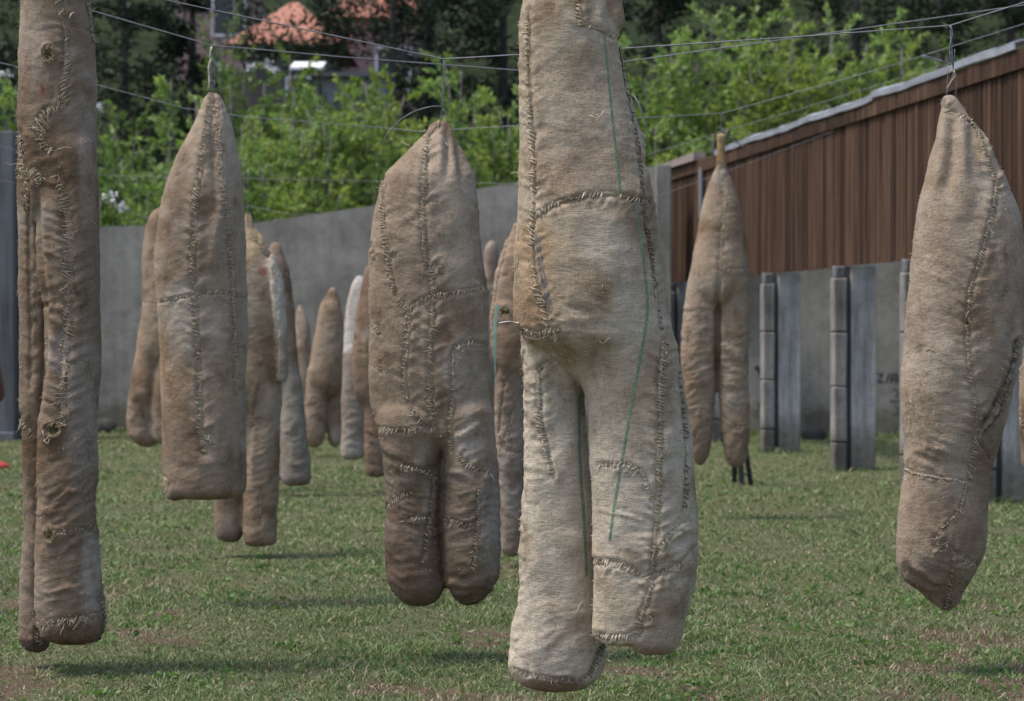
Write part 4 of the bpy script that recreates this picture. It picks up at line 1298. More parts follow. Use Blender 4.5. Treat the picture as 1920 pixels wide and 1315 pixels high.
# --- the biggest sack, nearest to the camera
sack('big', 'biggest and palest sack in the middle, two legs, green stripe and stained hip', 9.0, [
    Lobe('torso', [(-300, 1035, 1075), (-230, 1015, 1095), (-150, 998, 1118), (-60, 986, 1136), (0, 979, 1147), (40, 973, 1156), (80, 971, 1163), (140, 972, 1173), (200, 973, 1188), (260, 974, 1204), (300, 974, 1214), (360, 973, 1228), (420, 969, 1239), (480, 962, 1246), (540, 958, 1250), (590, 960, 1254), (622, 966, 1258), (640, 985, 1261), (660, 1022, 1265), (690, 1062, 1270), (730, 1090, 1280), (770, 1100, 1284)], 0, .78, (.365, .305, .228), 30, 24, 2.2),
    Lobe('leg', [(540, 972, 1075), (600, 970, 1085), (660, 974, 1090), (730, 978, 1098), (860, 979, 1106), (960, 977, 1110), (1050, 971, 1112), (1100, 968, 1116), (1180, 958, 1128), (1230, 955, 1135), (1296, 958, 1130)], .13, .85, (.455, .40, .315), 60, 62, 2.7, hem=628),
    Lobe('leg', [(560, 1075, 1250), (620, 1062, 1260), (660, 1078, 1270), (700, 1094, 1278), (760, 1100, 1290), (820, 1103, 1299), (900, 1108, 1304), (980, 1112, 1307), (1060, 1114, 1306), (1120, 1113, 1298), (1170, 1113, 1284), (1208, 1114, 1272)], -.06, .72, (.44, .385, .30), 50, 34, 5, hem=700, soft=160),
    Lobe('toe_patch', [(1060, 1165, 1302), (1150, 1170, 1290), (1195, 1176, 1278), (1229, 1188, 1264)], -.10, .85, (.385, .33, .255), 30, 26, 3.0, hem=1194),
    Lobe('flap', [(-70, 1070, 1135), (-30, 1082, 1158), (10, 1098, 1168), (40, 1112, 1173), (66, 1128, 1171)], -.035, .75, (.27, .205, .14), 20, 34, 2.4, hem=-400),
  ], .0072, fuzz=2300, seed=1, crease=.10, thread=1.4,
  seams=[J(p=[(990, 20), (990, 100), (994, 190), (1000, 290), (1001, 390), (998, 450), (1006, 530), (1022, 580), (1030, 610)], w=8, skew=.5, sp_m=.015, fray=1.0),
         J(p=[(1004, 405), (1040, 385), (1080, 372), (1120, 364), (1170, 370), (1200, 377), (1222, 380)], w=8, sp_m=.013, fray=1.3, amp=1.2),
         J(p=[(1160, 85), (1172, 150), (1186, 220), (1200, 310), (1205, 380), (1216, 450), (1228, 540), (1240, 620)], w=5, sp_m=.016, fray=.7, c='dark'),
         J(p=[(1172, 60), (1186, 130), (1202, 220), (1216, 310), (1230, 380), (1240, 450)], w=4, sp_m=.016, fray=1.0, c='dark'),
         J(p=[(970, 626), (990, 622), (1010, 628), (1030, 622), (1048, 622)], w=9, sp_m=.012, fray=2.0, light=True),
         J(p=[(1246, 640), (1240, 700), (1238, 800), (1236, 880), (1234, 950), (1230, 1010), (1226, 1060), (1222, 1100), (1206, 1150), (1198, 1190)], w=9, sp_m=.012, fray=1.8, amp=1.3),
         J(p=[(1126, 872), (1150, 872), (1180, 874), (1205, 888), (1216, 915), (1226, 940)], w=7, sp_m=.013, fray=1.2),
         J(p=[(1112, 1054), (1140, 1054), (1165, 1060), (1190, 1072), (1214, 1084), (1235, 1076), (1262, 1066), (1285, 1050), (1296, 1030)], w=9, sp_m=.012, fray=1.6, amp=1.4),
         J(p=[(1292, 980), (1270, 990), (1250, 1010), (1232, 1040)], w=7, sp_m=.014, fray=1.4),
         J(p=[(1012, 688), (1012, 740), (1014, 790), (1022, 830), (1030, 870), (1036, 890)], w=8, sp_m=.013, fray=1.6, amp=1.2),
         J(p=[(1040, 676), (1025, 684), (1014, 692)], w=5, sp_m=.012, fray=.8),
         J(p=[(1274, 700), (1284, 790), (1288, 880), (1284, 960)], w=4, sp_m=.02, fray=.5, c='dark', hem=.002),
         J(p=[(980, 660), (980, 760), (981, 880), (979, 1000), (972, 1090), (963, 1180), (960, 1230)], w=3.5, sp_m=.014, fray=1.1, c='dark', hem=.002),
         J(p=[(1116, 1188), (1150, 1196), (1180, 1192), (1200, 1178)], w=7, sp_m=.012, fray=1.5),
         J(p=[(1130, 1212), (1118, 1240), (1104, 1268), (1090, 1276)], w=6, sp_m=.013, fray=1.6, c='dark'),
         J(p=[(1086, 8), (1087, 34), (1094, 48), (1122, 56), (1142, 66), (1160, 74), (1170, 70)], w=7, sp_m=.012, fray=1.4),
         J(p=[(965, 1255), (1000, 1268), (1040, 1272), (1075, 1276)], w=5, sp_m=.018, fray=1.0, hem=.002)],
  folds=[([(1050, 640), (1075, 675), (1090, 720)], 9, -.010), ([(1062, 620), (1092, 650), (1112, 700)], 9, .006), ([(1072, 600), (1110, 622), (1150, 640)], 9, .004), ([(1050, 590), (1090, 600), (1130, 600)], 8, .003),
         ([(1040, 560), (1080, 580), (1110, 590)], 8, -.003), ([(1150, 5), (1140, 30), (1150, 60)], 8, -.008), ([(985, 690), (1010, 676), (1045, 672)], 7, .006), ([(985, 820), (1010, 800)], 8, .006),
         ([(1250, 1020), (1285, 990), (1304, 1000)], 7, .008), ([(1240, 1100), (1270, 1090), (1300, 1060)], 10, -.006), ([(1120, 955), (1180, 968), (1228, 985)], 3, .004)],
  wrinkles=[(1060, 600, 90, 60, .6), (1000, 780, 40, 160, .6), (1050, 1200, 90, 80, .5), (1240, 1030, 70, 60, .8), (1000, 180, 60, 200, .25)],
  blobs=[(1000, 530, 60, 120, OCH, .6), (980, 590, 45, 60, DK, .35), (1060, 500, 70, 70, (.30, .22, .14), .35), (1120, 240, 70, 110, (.38, .31, .235), .5), (1090, 330, 110, 70, (.33, .25, .175), .6), (1150, 470, 70, 70, PALE, .6),
         (1185, 600, 60, 80, PALE, .5), (1035, 1010, 60, 240, (.46, .42, .345), .5), (1170, 1000, 60, 130, (.46, .41, .335), .4), (1040, 780, 40, 90, (.44, .395, .32), .5), (1160, 1140, 55, 60, (.41, .35, .255), .6),
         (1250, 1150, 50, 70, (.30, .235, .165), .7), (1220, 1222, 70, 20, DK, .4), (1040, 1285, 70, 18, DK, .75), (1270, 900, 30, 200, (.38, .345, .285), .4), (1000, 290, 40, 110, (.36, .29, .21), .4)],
  stripes=[J(p=[(1133, 66), (1142, 160), (1150, 240), (1158, 310), (1163, 362)], w=2.4), J(p=[(1192, 385), (1202, 450), (1210, 520), (1214, 580), (1206, 640), (1195, 700), (1184, 760), (1172, 830), (1160, 900), (1150, 960), (1143, 1014)], w=2.8),
           J(p=[(1086, 740), (1086, 800), (1088, 880), (1094, 960), (1098, 1030), (1100, 1080)], w=3.6), J(p=[(1005, 440), (1012, 500), (1022, 550), (1032, 585)], w=3, m=NAVY), J(p=[(1010, 440), (1018, 500), (1028, 550), (1036, 580)], w=1.2, m=NAVY),
           J(p=[(967, 428), (966, 452)], w=3.0, m=TEAL, name='printed_mark'), J(p=[(973, 426), (972, 452)], w=1.6, m=TEAL, name='printed_mark'), J(p=[(962, 478), (961, 510)], w=2.4, m=TEAL, name='printed_mark'), J(p=[(968, 478), (966, 508)], w=1.6, m=TEAL, name='printed_mark'),
           J(p=[(972, 477), (971, 505)], w=1.4, m=TEAL, name='printed_mark'), J(p=[(962, 514), (964, 543)], w=2.2, m=TEAL, name='printed_mark'), J(p=[(968, 514), (969, 544)], w=1.8, m=TEAL, name='printed_mark'), J(p=[(973, 512), (973, 520)], w=1.4, m=TEAL, name='printed_mark')],
  hang=(1055, -380, 1055, -292))
strands('big', [([(972, 606), (955, 603), (936, 606)], .01, .0022)], 'loose_twine', TWINE_W)
strands('big', [([(975, 622), (990, 634), (1012, 636), (1030, 628)], .006, .0016), ([(1124, 640), (1132, 644), (1142, 634), (1146, 640)], .005, .0016), ([(1037, 735), (1050, 748), (1060, 757)], .003, .0010), ([(1105, 216), (1120, 222), (1133, 208)], .006, .0018), ([(1118, 214), (1124, 222), (1116, 226)], .006, .0018), ([(1220, 828), (1232, 818)], .005, .001), ([(1080, 1150), (1092, 1128), (1098, 1142)], .006, .0016)], 'loose_thread', THREAD_W)

# --- tall narrow sack on the left
sack('left', 'tall narrow brown sack on the left, laced seams and straw-filled holes', 10.5, [
    Lobe('torso', [(-520, 80, 120), (-460, 62, 140), (-300, 45, 158), (-150, 40, 164), (0, 39, 168), (100, 38, 176), (200, 37, 180), (300, 35, 182), (380, 36, 180), (430, 50, 165)], 0, .85, (.215, .166, .12), 60, 60, 2.2),
    Lobe('leg', [(240, 36, 100), (340, 31, 96), (420, 31, 96), (500, 33, 98), (600, 36, 100), (700, 38, 100), (780, 38, 96), (850, 41, 92), (1000, 42, 90), (1100, 38, 90), (1180, 36, 94), (1222, 38, 96)], .10, .9, (.215, .166, .12), 40, 36, 2.6, hem=330),
    Lobe('leg', [(240, 72, 180), (340, 70, 184), (420, 68, 186), (520, 74, 188), (600, 82, 189), (700, 81, 188), (780, 75, 182), (850, 70, 180), (950, 67, 182), (1050, 66, 188), (1120, 66, 194), (1165, 70, 198), (1208, 76, 196)], -.05, .85, (.192, .145, .103), 40, 38, 3.0, hem=330),
  ], .0084, fuzz=1900, seed=2, thread=1.0,
  seams=[J(p=[(112, -40), (114, 20), (124, 50), (126, 90), (126, 130), (120, 165), (122, 195)], w=9, skew=-.7, sp_m=.019, c='pale', fray=.8, tr=.0024),
         J(p=[(122, 200), (88, 212), (76, 235), (80, 270), (100, 285)], w=11, sp_m=.014, c='pale', fray=2.6, fl=1.4, tr=.0022),
         J(p=[(112, 330), (120, 370), (126, 420), (130, 470), (128, 530), (130, 590), (122, 640), (118, 700), (118, 760), (112, 800)], w=14, skew=.1, sp_m=.017, fray=1.6, amp=1.4, tr=.0021),
         J(p=[(52, 345), (53, 420), (55, 500), (57, 580), (58, 660), (57, 730)], w=5, skew=.35, sp_m=.026, c='pale', fray=.5, tr=.0027),
         J(p=[(38, 250), (42, 300), (50, 340)], w=9, sp_m=.013, fray=2.6, fl=1.4),
         J(p=[(60, 320), (72, 325), (76, 345)], w=9, sp_m=.012, fray=2.4, fl=1.3),
         J(p=[(40, 780), (46, 800), (58, 812)], w=9, sp_m=.012, fray=3.0, fl=1.4),
         J(p=[(78, 574), (95, 570), (112, 568), (128, 575)], w=7, sp_m=.012, fray=1.6),
         J(p=[(76, 1176), (95, 1168), (120, 1165), (160, 1160), (192, 1148)], w=8, sp_m=.013, fray=2.6, fl=1.3),
         J(p=[(72, 1184), (70, 1198), (80, 1206)], w=7, sp_m=.013, fray=2.4),
         J(p=[(158, -20), (164, 10), (170, 50), (174, 80)], w=6, sp_m=.02, fray=3.0, fl=1.5, hem=.002),
         J(p=[(118, 1000), (150, 990), (180, 1000)], w=4, sp_m=.03, dens=.3, fray=.4, hem=.0012),
         J(p=[(190, 1130), (197, 1160), (192, 1190)], w=7, sp_m=.02, fray=3.0, hem=.003)],
  folds=[([(70, 350), (76, 450), (84, 540), (84, 660), (76, 780)], 5, -.010), ([(85, 580), (98, 596), (104, 620), (96, 640)], 6, .008), ([(100, 950), (130, 920), (160, 925), (180, 900)], 6, .007), ([(105, 975), (140, 945), (184, 930)], 5, .005),
         ([(110, 1040), (150, 1015), (186, 1025)], 6, .007), ([(120, 1010), (160, 1035), (190, 1080)], 6, .006), ([(90, 1120), (130, 1100), (150, 1118), (180, 1100)], 6, .006), ([(100, 1085), (140, 1075), (188, 1060)], 5, -.005),
         ([(95, 880), (125, 868), (165, 875)], 5, .005), ([(80, 470), (110, 480), (130, 465)], 6, .005), ([(85, 500), (110, 510), (125, 500)], 6, -.005), ([(80, 790), (110, 782), (150, 790)], 6, .006), ([(90, 610), (110, 640), (104, 660)], 5, -.006)],
  wrinkles=[(130, 960, 80, 150, 1.0), (120, 1100, 80, 80, .8), (110, 500, 60, 120, .5), (60, 1190, 40, 40, .9)],
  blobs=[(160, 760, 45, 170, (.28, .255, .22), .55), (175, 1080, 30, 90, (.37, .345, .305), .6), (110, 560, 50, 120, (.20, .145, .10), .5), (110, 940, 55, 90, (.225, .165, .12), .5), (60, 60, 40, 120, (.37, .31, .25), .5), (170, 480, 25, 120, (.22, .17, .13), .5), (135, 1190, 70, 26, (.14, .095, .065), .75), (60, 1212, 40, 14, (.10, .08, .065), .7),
         (165, 300, 25, 120, (.33, .28, .235), .5), (80, 170, 5, 14, (.22, .07, .065), .9), (62, 340, 6, 16, (.25, .13, .11), .6), (72, 125, 6, 30, (.20, .19, .18), .5), (110, 660, 26, 40, (.34, .30, .28), .5)],
  holes=[(90, 100, 9, 14, .030), (100, 806, 14, 12, .035), (93, 1002, 7, 14, .030)],
  hang=(100, -640, 100, -512))
strands('left', [([(82, 825), (90, 832), (94, 815)], .006, .0026), ([(80, 808), (84, 826), (92, 816)], .006, .0024), ([(131, 34), (134, 26), (139, 24)], .006, .004), ([(104, 282), (122, 276), (136, 278)], .008, .0012), ([(140, 1208), (136, 1226), (140, 1236)], -.05, .0010), ([(150, 1206), (146, 1224), (142, 1234)], -.05, .0009), ([(156, 1205), (153, 1222), (150, 1230)], -.05, .0009), ([(175, 1196), (180, 1212), (186, 1220)], -.02, .0008), ([(36, 1035), (28, 1056), (22, 1066)], .0, .0009)], 'loose_thread', THREAD_W)

# --- stout two-legged sack left of the middle
sack('stout', 'stout brown two-legged sack hanging left of the biggest one, short fat legs', 10.9, [
    Lobe('torso', [(226, 816, 838), (236, 808, 845), (250, 800, 852), (270, 782, 861), (290, 762, 870), (310, 740, 878), (330, 721, 886), (350, 713, 890), (390, 704, 898), (440, 696, 905), (500, 691, 911), (560, 690, 916), (640, 690, 919), (700, 691, 922), (760, 697, 925), (800, 704, 927), (826, 714, 928), (852, 728, 924)], 0, .64, (.292, .232, .17), 8, 46, 2.2),
    Lobe('leg', [(740, 705, 826), (800, 705, 829), (830, 713, 829), (870, 717, 830), (910, 722, 829), (960, 722, 828), (1010, 720, 829), (1060, 723, 832), (1100, 728, 838), (1136, 738, 838)], -.03, 1.15, (.165, .122, .087), 40, 62, 2.5, hem=806, soft=90),
    Lobe('leg', [(740, 826, 926), (800, 829, 927), (850, 832, 931), (900, 831, 936), (960, 829, 938), (1030, 830, 939), (1070, 832, 937), (1100, 838, 928), (1134, 842, 918)], -.05, 1.15, (.19, .147, .108), 40, 58, 2.4, hem=806, soft=120),
  ], .0090, fuzz=1200, seed=3, crease=.14, thread=1.15,
  seams=[J(p=[(822, 236), (806, 252), (800, 285), (797, 330), (795, 380), (795, 430), (798, 480), (806, 505), (812, 540), (812, 600), (808, 660), (810, 700), (808, 740), (812, 790), (822, 812)], w=9, sp_m=.012, fray=2.4, amp=1.4),
         J(p=[(720, 335), (718, 400), (724, 460), (732, 510), (744, 560), (766, 585), (764, 640), (758, 700), (764, 750), (784, 790), (796, 800)], w=7, sp_m=.014, fray=1.2),
         J(p=[(766, 582), (790, 566), (812, 556), (850, 550), (890, 545), (915, 535)], w=7, sp_m=.015, fray=1.2),
         J(p=[(866, 262), (880, 290), (892, 330), (900, 370), (906, 430), (910, 500), (914, 540)], w=6, sp_m=.013, fray=1.8, c='dark'),
         J(p=[(918, 650), (890, 646), (866, 648), (850, 662), (848, 700), (850, 750), (844, 800), (850, 840), (866, 866), (890, 878), (918, 886)], w=7, sp_m=.014, fray=1.2),
         J(p=[(702, 802), (730, 806), (760, 808), (790, 804), (818, 808)], w=6, sp_m=.015, fray=1.4),
         J(p=[(752, 874), (780, 880), (804, 888), (812, 900)], w=6, sp_m=.014, fray=1.2),
         J(p=[(812, 910), (806, 960), (800, 1010), (790, 1060)], w=5, sp_m=.02, fray=.9, hem=.002),
         J(p=[(898, 920), (896, 980), (892, 1030), (888, 1070)], w=6, sp_m=.014, fray=1.8),
         J(p=[(730, 950), (745, 938), (768, 926)], w=7, sp_m=.012, fray=1.6), J(p=[(760, 975), (785, 972), (806, 970)], w=5, sp_m=.014, fray=1.4), J(p=[(834, 980), (846, 976), (866, 984), (884, 984)], w=6, sp_m=.013, fray=1.8),
         J(p=[(692, 455), (698, 470), (702, 486)], w=5, sp_m=.012, fray=1.4), J(p=[(706, 610), (712, 625)], w=6, sp_m=.012, fray=1.8), J(p=[(712, 682), (714, 695)], w=7, sp_m=.01, fray=2.2), J(p=[(804, 505), (826, 500), (830, 515)], w=7, sp_m=.012, fray=2.0)],
  folds=[([(836, 240), (839, 290), (840, 330)], 6, -.014), ([(851, 250), (862, 300), (870, 350)], 7, -.012), ([(826, 240), (826, 280), (824, 330)], 7, .007), ([(745, 420), (770, 405), (790, 385)], 6, .005), ([(740, 450), (765, 440)], 6, .004),
         ([(714, 830), (730, 846), (745, 850)], 7, .012), ([(716, 850), (735, 862), (760, 866)], 6, -.008), ([(724, 944), (738, 950), (750, 946)], 6, .010), ([(735, 900), (770, 905), (800, 915)], 8, .006), ([(832, 880), (860, 888), (885, 898)], 6, .010), ([(836, 896), (860, 905)], 6, -.008), ([(900, 800), (880, 812), (860, 825)], 8, .009), ([(905, 780), (880, 795)], 8, -.006),
         ([(840, 1090), (865, 1100), (900, 1092)], 6, .009), ([(842, 1104), (870, 1114), (900, 1104)], 5, .008), ([(840, 1080), (870, 1085), (890, 1075)], 5, -.008), ([(730, 1060), (770, 1054), (810, 1050)], 5, -.006), ([(735, 1085), (780, 1078), (815, 1075)], 6, .005), ([(730, 1000), (760, 1006)], 7, -.006), ([(832, 975), (850, 985)], 6, -.008), ([(905, 900), (925, 890)], 7, .008)],
  wrinkles=[(770, 960, 70, 130, 1.0), (885, 960, 70, 130, .9), (880, 1095, 60, 30, 1.2), (755, 420, 50, 60, .5), (875, 820, 50, 60, .8)],
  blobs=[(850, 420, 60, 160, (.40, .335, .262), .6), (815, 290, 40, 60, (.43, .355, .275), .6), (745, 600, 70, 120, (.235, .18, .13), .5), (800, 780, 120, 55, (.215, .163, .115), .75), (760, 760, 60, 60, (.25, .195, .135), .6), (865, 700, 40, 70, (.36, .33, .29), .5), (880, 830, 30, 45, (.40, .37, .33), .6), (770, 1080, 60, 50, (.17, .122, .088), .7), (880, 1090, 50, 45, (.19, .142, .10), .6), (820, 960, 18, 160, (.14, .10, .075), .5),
         (920, 980, 22, 120, (.31, .285, .25), .6), (830, 520, 28, 30, (.42, .35, .25), .5), (840, 1090, 12, 12, (.36, .28, .16), .5)],
  hang=(832, 112, 830, 205, .003))
strands('stout', [([(829, 200), (810, 200), (780, 208), (752, 224), (732, 245), (718, 263)], .02, .0024), ([(830, 203), (827, 215), (825, 228)], .0, .0018), ([(830, 203), (836, 215), (838, 230)], .0, .0018)], 'wire_tail', WIRE)
strands('stout', [([(770, 274), (760, 270), (752, 266)], .005, .0022), ([(836, 268), (839, 276)], .006, .003), ([(905, 420), (912, 440), (908, 446)], .004, .0012), ([(902, 545), (905, 570), (902, 590)], .004, .0011)], 'loose_thread', FIBRE)

# --- spindle-shaped sack on the right
sack('spindle', 'spindle-shaped sack at the right, pointed at both ends, straw showing in a side slit', 10.46, [
    Lobe('torso', [(178, 1768, 1789), (190, 1765, 1796), (206, 1765, 1808), (230, 1761, 1826), (260, 1753, 1846), (300, 1742, 1868), (340, 1732, 1888), (380, 1722, 1905), (430, 1713, 1917), (500, 1705, 1922), (560, 1700, 1922), (600, 1697, 1920), (640, 1694, 1917), (700, 1691, 1909), (750, 1690, 1897), (800, 1692, 1884), (850, 1694, 1869), (885, 1695, 1857), (930, 1691, 1854), (980, 1685, 1851), (1020, 1682, 1846), (1050, 1682, 1838), (1075, 1690, 1828), (1100, 1712, 1812), (1122, 1738, 1800), (1140, 1760, 1788), (1147, 1768, 1780)], 0, .80, (.315, .257, .197), 6, 8, 2.0)],
  .0090, fuzz=1200, seed=4, crease=.11, thread=1.15,
  seams=[J(p=[(1870, 345), (1864, 390), (1852, 440), (1838, 490), (1822, 540), (1816, 590), (1816, 640), (1820, 700), (1828, 750), (1832, 800), (1826, 850), (1818, 900)], w=8, sp_m=.013, fray=1.3, amp=1.3),
         J(p=[(1698, 880), (1720, 888), (1750, 894), (1780, 898), (1808, 904)], w=3.5, sp_m=.011, fray=.7, light=True, hem=.0065),
         J(p=[(1812, 905), (1805, 940), (1788, 970), (1766, 990), (1757, 1008)], w=3, sp_m=.010, fray=.6, light=True, hem=.0045),
         J(p=[(1753, 1010), (1760, 1022), (1764, 1028)], w=9, sp_m=.008, fray=2.6, light=True, hem=.009),
         J(p=[(1770, 1020), (1790, 1036), (1812, 1052), (1828, 1060)], w=8, sp_m=.018, fray=.7),
         J(p=[(1790, 1040), (1784, 1080), (1780, 1110), (1774, 1140)], w=5, sp_m=.02, fray=1.0),
         J(p=[(1770, 190), (1774, 206), (1790, 214), (1812, 222), (1824, 232), (1834, 248), (1850, 290), (1862, 326), (1868, 345)], w=6, sp_m=.012, fray=1.6),
         J(p=[(1906, 640), (1896, 690), (1880, 730), (1862, 770), (1842, 800)], w=7, sp_m=.02, fray=2.2, c='dark', amp=2.6, dens=.5),
         J(p=[(1890, 730), (1876, 770), (1858, 800), (1838, 830)], w=4, sp_m=.02, fray=.6, c='dark'),
         J(p=[(1832, 820), (1846, 840), (1856, 860)], w=4, sp_m=.018, fray=.6, c='dark')],
  folds=[([(1785, 214), (1784, 270), (1776, 360)], 10, -.016), ([(1772, 215), (1768, 300), (1752, 380)], 9, .010), ([(1800, 235), (1806, 290), (1814, 350)], 8, .010), ([(1815, 232), (1830, 280), (1848, 320)], 9, -.010), ([(1830, 236), (1846, 268), (1858, 300)], 6, .012), ([(1840, 340), (1830, 390), (1814, 440)], 14, -.007), ([(1834, 348), (1856, 350), (1866, 355)], 6, .007),
         ([(1696, 1060), (1712, 1078), (1740, 1092)], 6, -.009), ([(1702, 1050), (1730, 1076), (1764, 1090)], 7, .007), ([(1720, 835), (1760, 842), (1800, 856)], 6, .005), ([(1705, 850), (1740, 862), (1790, 872)], 6, -.004), ([(1712, 520), (1740, 500)], 10, .005), ([(1745, 520), (1775, 515)], 10, .005), ([(1750, 1105), (1768, 1080), (1778, 1060)], 8, .006)],
  wrinkles=[(1755, 840, 60, 40, .7), (1760, 1080, 60, 50, .9), (1750, 510, 60, 50, .5)],
  blobs=[(1840, 270, 22, 36, (.45, .37, .255), .7), (1770, 990, 90, 80, (.27, .205, .155), .6), (1760, 1090, 70, 50, (.20, .142, .105), .75), (1890, 700, 30, 110, (.23, .205, .17), .5), (1740, 620, 60, 110, (.38, .325, .262), .5), (1790, 520, 50, 60, (.30, .235, .175), .45), (1700, 1060, 14, 18, (.10, .075, .06), .6), (1776, 1130, 10, 20, (.10, .07, .05), .7), (1890, 520, 30, 90, (.30, .25, .2), .5), (1830, 800, 40, 60, (.25, .19, .14), .4)],
  hang=(1782, 48, 1786, 122, .004))
strands('spindle', [([(1782, 48), (1786, 62), (1781, 85), (1782, 110), (1788, 130), (1786, 145), (1778, 165), (1775, 178)], .0, .0032), ([(1782, 122), (1764, 114), (1745, 108), (1727, 104)], .015, .0028), ([(1728, 107), (1750, 112), (1778, 117)], .02, .0018), ([(1790, 92), (1789, 112), (1788, 128), (1792, 160), (1792, 182)], .0, .0016), ([(1779, 122), (1776, 150), (1773, 176)], .0, .0016)], 'wire_tail', WIRE)
strands('spindle', [([(1788, 132), (1791, 142), (1782, 155), (1776, 166)], .008, .0034), ([(1878, 690), (1888, 702), (1896, 712)], .010, .0020), ([(1870, 725), (1884, 730), (1898, 734)], .012, .0022), ([(1872, 733), (1882, 728), (1890, 718)], .012, .0018), ([(1722, 710), (1726, 722)], .003, .0016), ([(1706, 750), (1714, 764)], .003, .0016), ([(1703, 780), (1708, 796)], .003, .0014), ([(1735, 657), (1744, 654), (1752, 660)], .003, .0014)], 'straw_stem', STRAW)

# --- blunt-bottomed sack
sack('blunt', 'bag-like sack pointed at the top with a wide blunt bottom, left of middle', 13.0, [
    Lobe('torso', [(172, 390, 405), (182, 385, 416), (200, 377, 426), (240, 358, 438), (280, 337, 446), (310, 323, 451), (350, 311, 455), (400, 300, 458), (450, 294, 460), (500, 290, 462), (560, 291, 463), (620, 295, 463), (680, 298, 462), (740, 301, 461), (800, 303, 461), (860, 305, 461), (900, 306, 461), (934, 306, 462)], 0, .72, (.305, .248, .19), 6, 30, 4.0),
    Lobe('torso', [(880, 318, 350), (910, 309, 346), (939, 308, 350)], -.06, 1.0, (.30, .24, .18), 12, 20, 2.5), ],
  .0115, fuzz=400, seed=5, thread=1.5, crease=.13,
  seams=[J(p=[(398, 178), (388, 250), (376, 320), (368, 380), (366, 440), (363, 500), (366, 560), (370, 640), (374, 700), (376, 780), (380, 830), (384, 850)], w=8, sp_m=.014, fray=2.0, amp=1.5),
         J(p=[(404, 190), (412, 280), (416, 350), (424, 400), (432, 470), (436, 560), (440, 640), (441, 740)], w=6, sp_m=.016, fray=1.4),
         J(p=[(294, 568), (320, 562), (350, 556), (370, 552), (400, 548), (430, 552), (461, 558)], w=4, sp_m=.016, fray=1.0, amp=1.4),
         J(p=[(308, 895), (316, 905), (312, 925)], w=6, sp_m=.014, fray=1.4),
         J(p=[(380, 825), (392, 820), (398, 832)], w=7, sp_m=.012, fray=1.6), J(p=[(304, 900), (304, 918)], w=4, sp_m=.02, fray=1.4)],
  folds=[([(398, 190), (402, 300), (408, 400)], 7, -.012), ([(386, 220), (372, 330), (366, 420)], 9, .008), ([(418, 360), (408, 420), (398, 500)], 9, .010), ([(428, 330), (420, 400)], 8, -.009), ([(340, 290), (350, 380)], 14, -.005), ([(420, 860), (445, 890), (456, 900)], 7, .006), ([(312, 860), (350, 880), (380, 870)], 8, -.005)],
  wrinkles=[(380, 880, 90, 50, .5)],
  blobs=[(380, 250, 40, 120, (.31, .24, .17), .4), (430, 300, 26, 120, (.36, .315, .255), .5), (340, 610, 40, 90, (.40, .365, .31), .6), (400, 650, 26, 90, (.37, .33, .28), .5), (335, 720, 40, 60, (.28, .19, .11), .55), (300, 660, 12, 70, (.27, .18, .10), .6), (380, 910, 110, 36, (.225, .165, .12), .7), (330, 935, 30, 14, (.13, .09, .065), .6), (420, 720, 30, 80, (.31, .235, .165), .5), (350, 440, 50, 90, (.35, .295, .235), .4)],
  hang=(396, 86, 398, 176, .004))
strands('blunt', [([(397, 88), (394, 104), (399, 116)], .0, .006), ([(396, 110), (391, 128), (393, 150), (390, 170)], .0, .006)], 'tie_cord', FIBRE)
strands('blunt', [([(399, 100), (402, 130), (402, 172)], .0, .0024), ([(398, 150), (403, 158), (392, 170)], .0, .002)], 'wire_tail', WIRE)

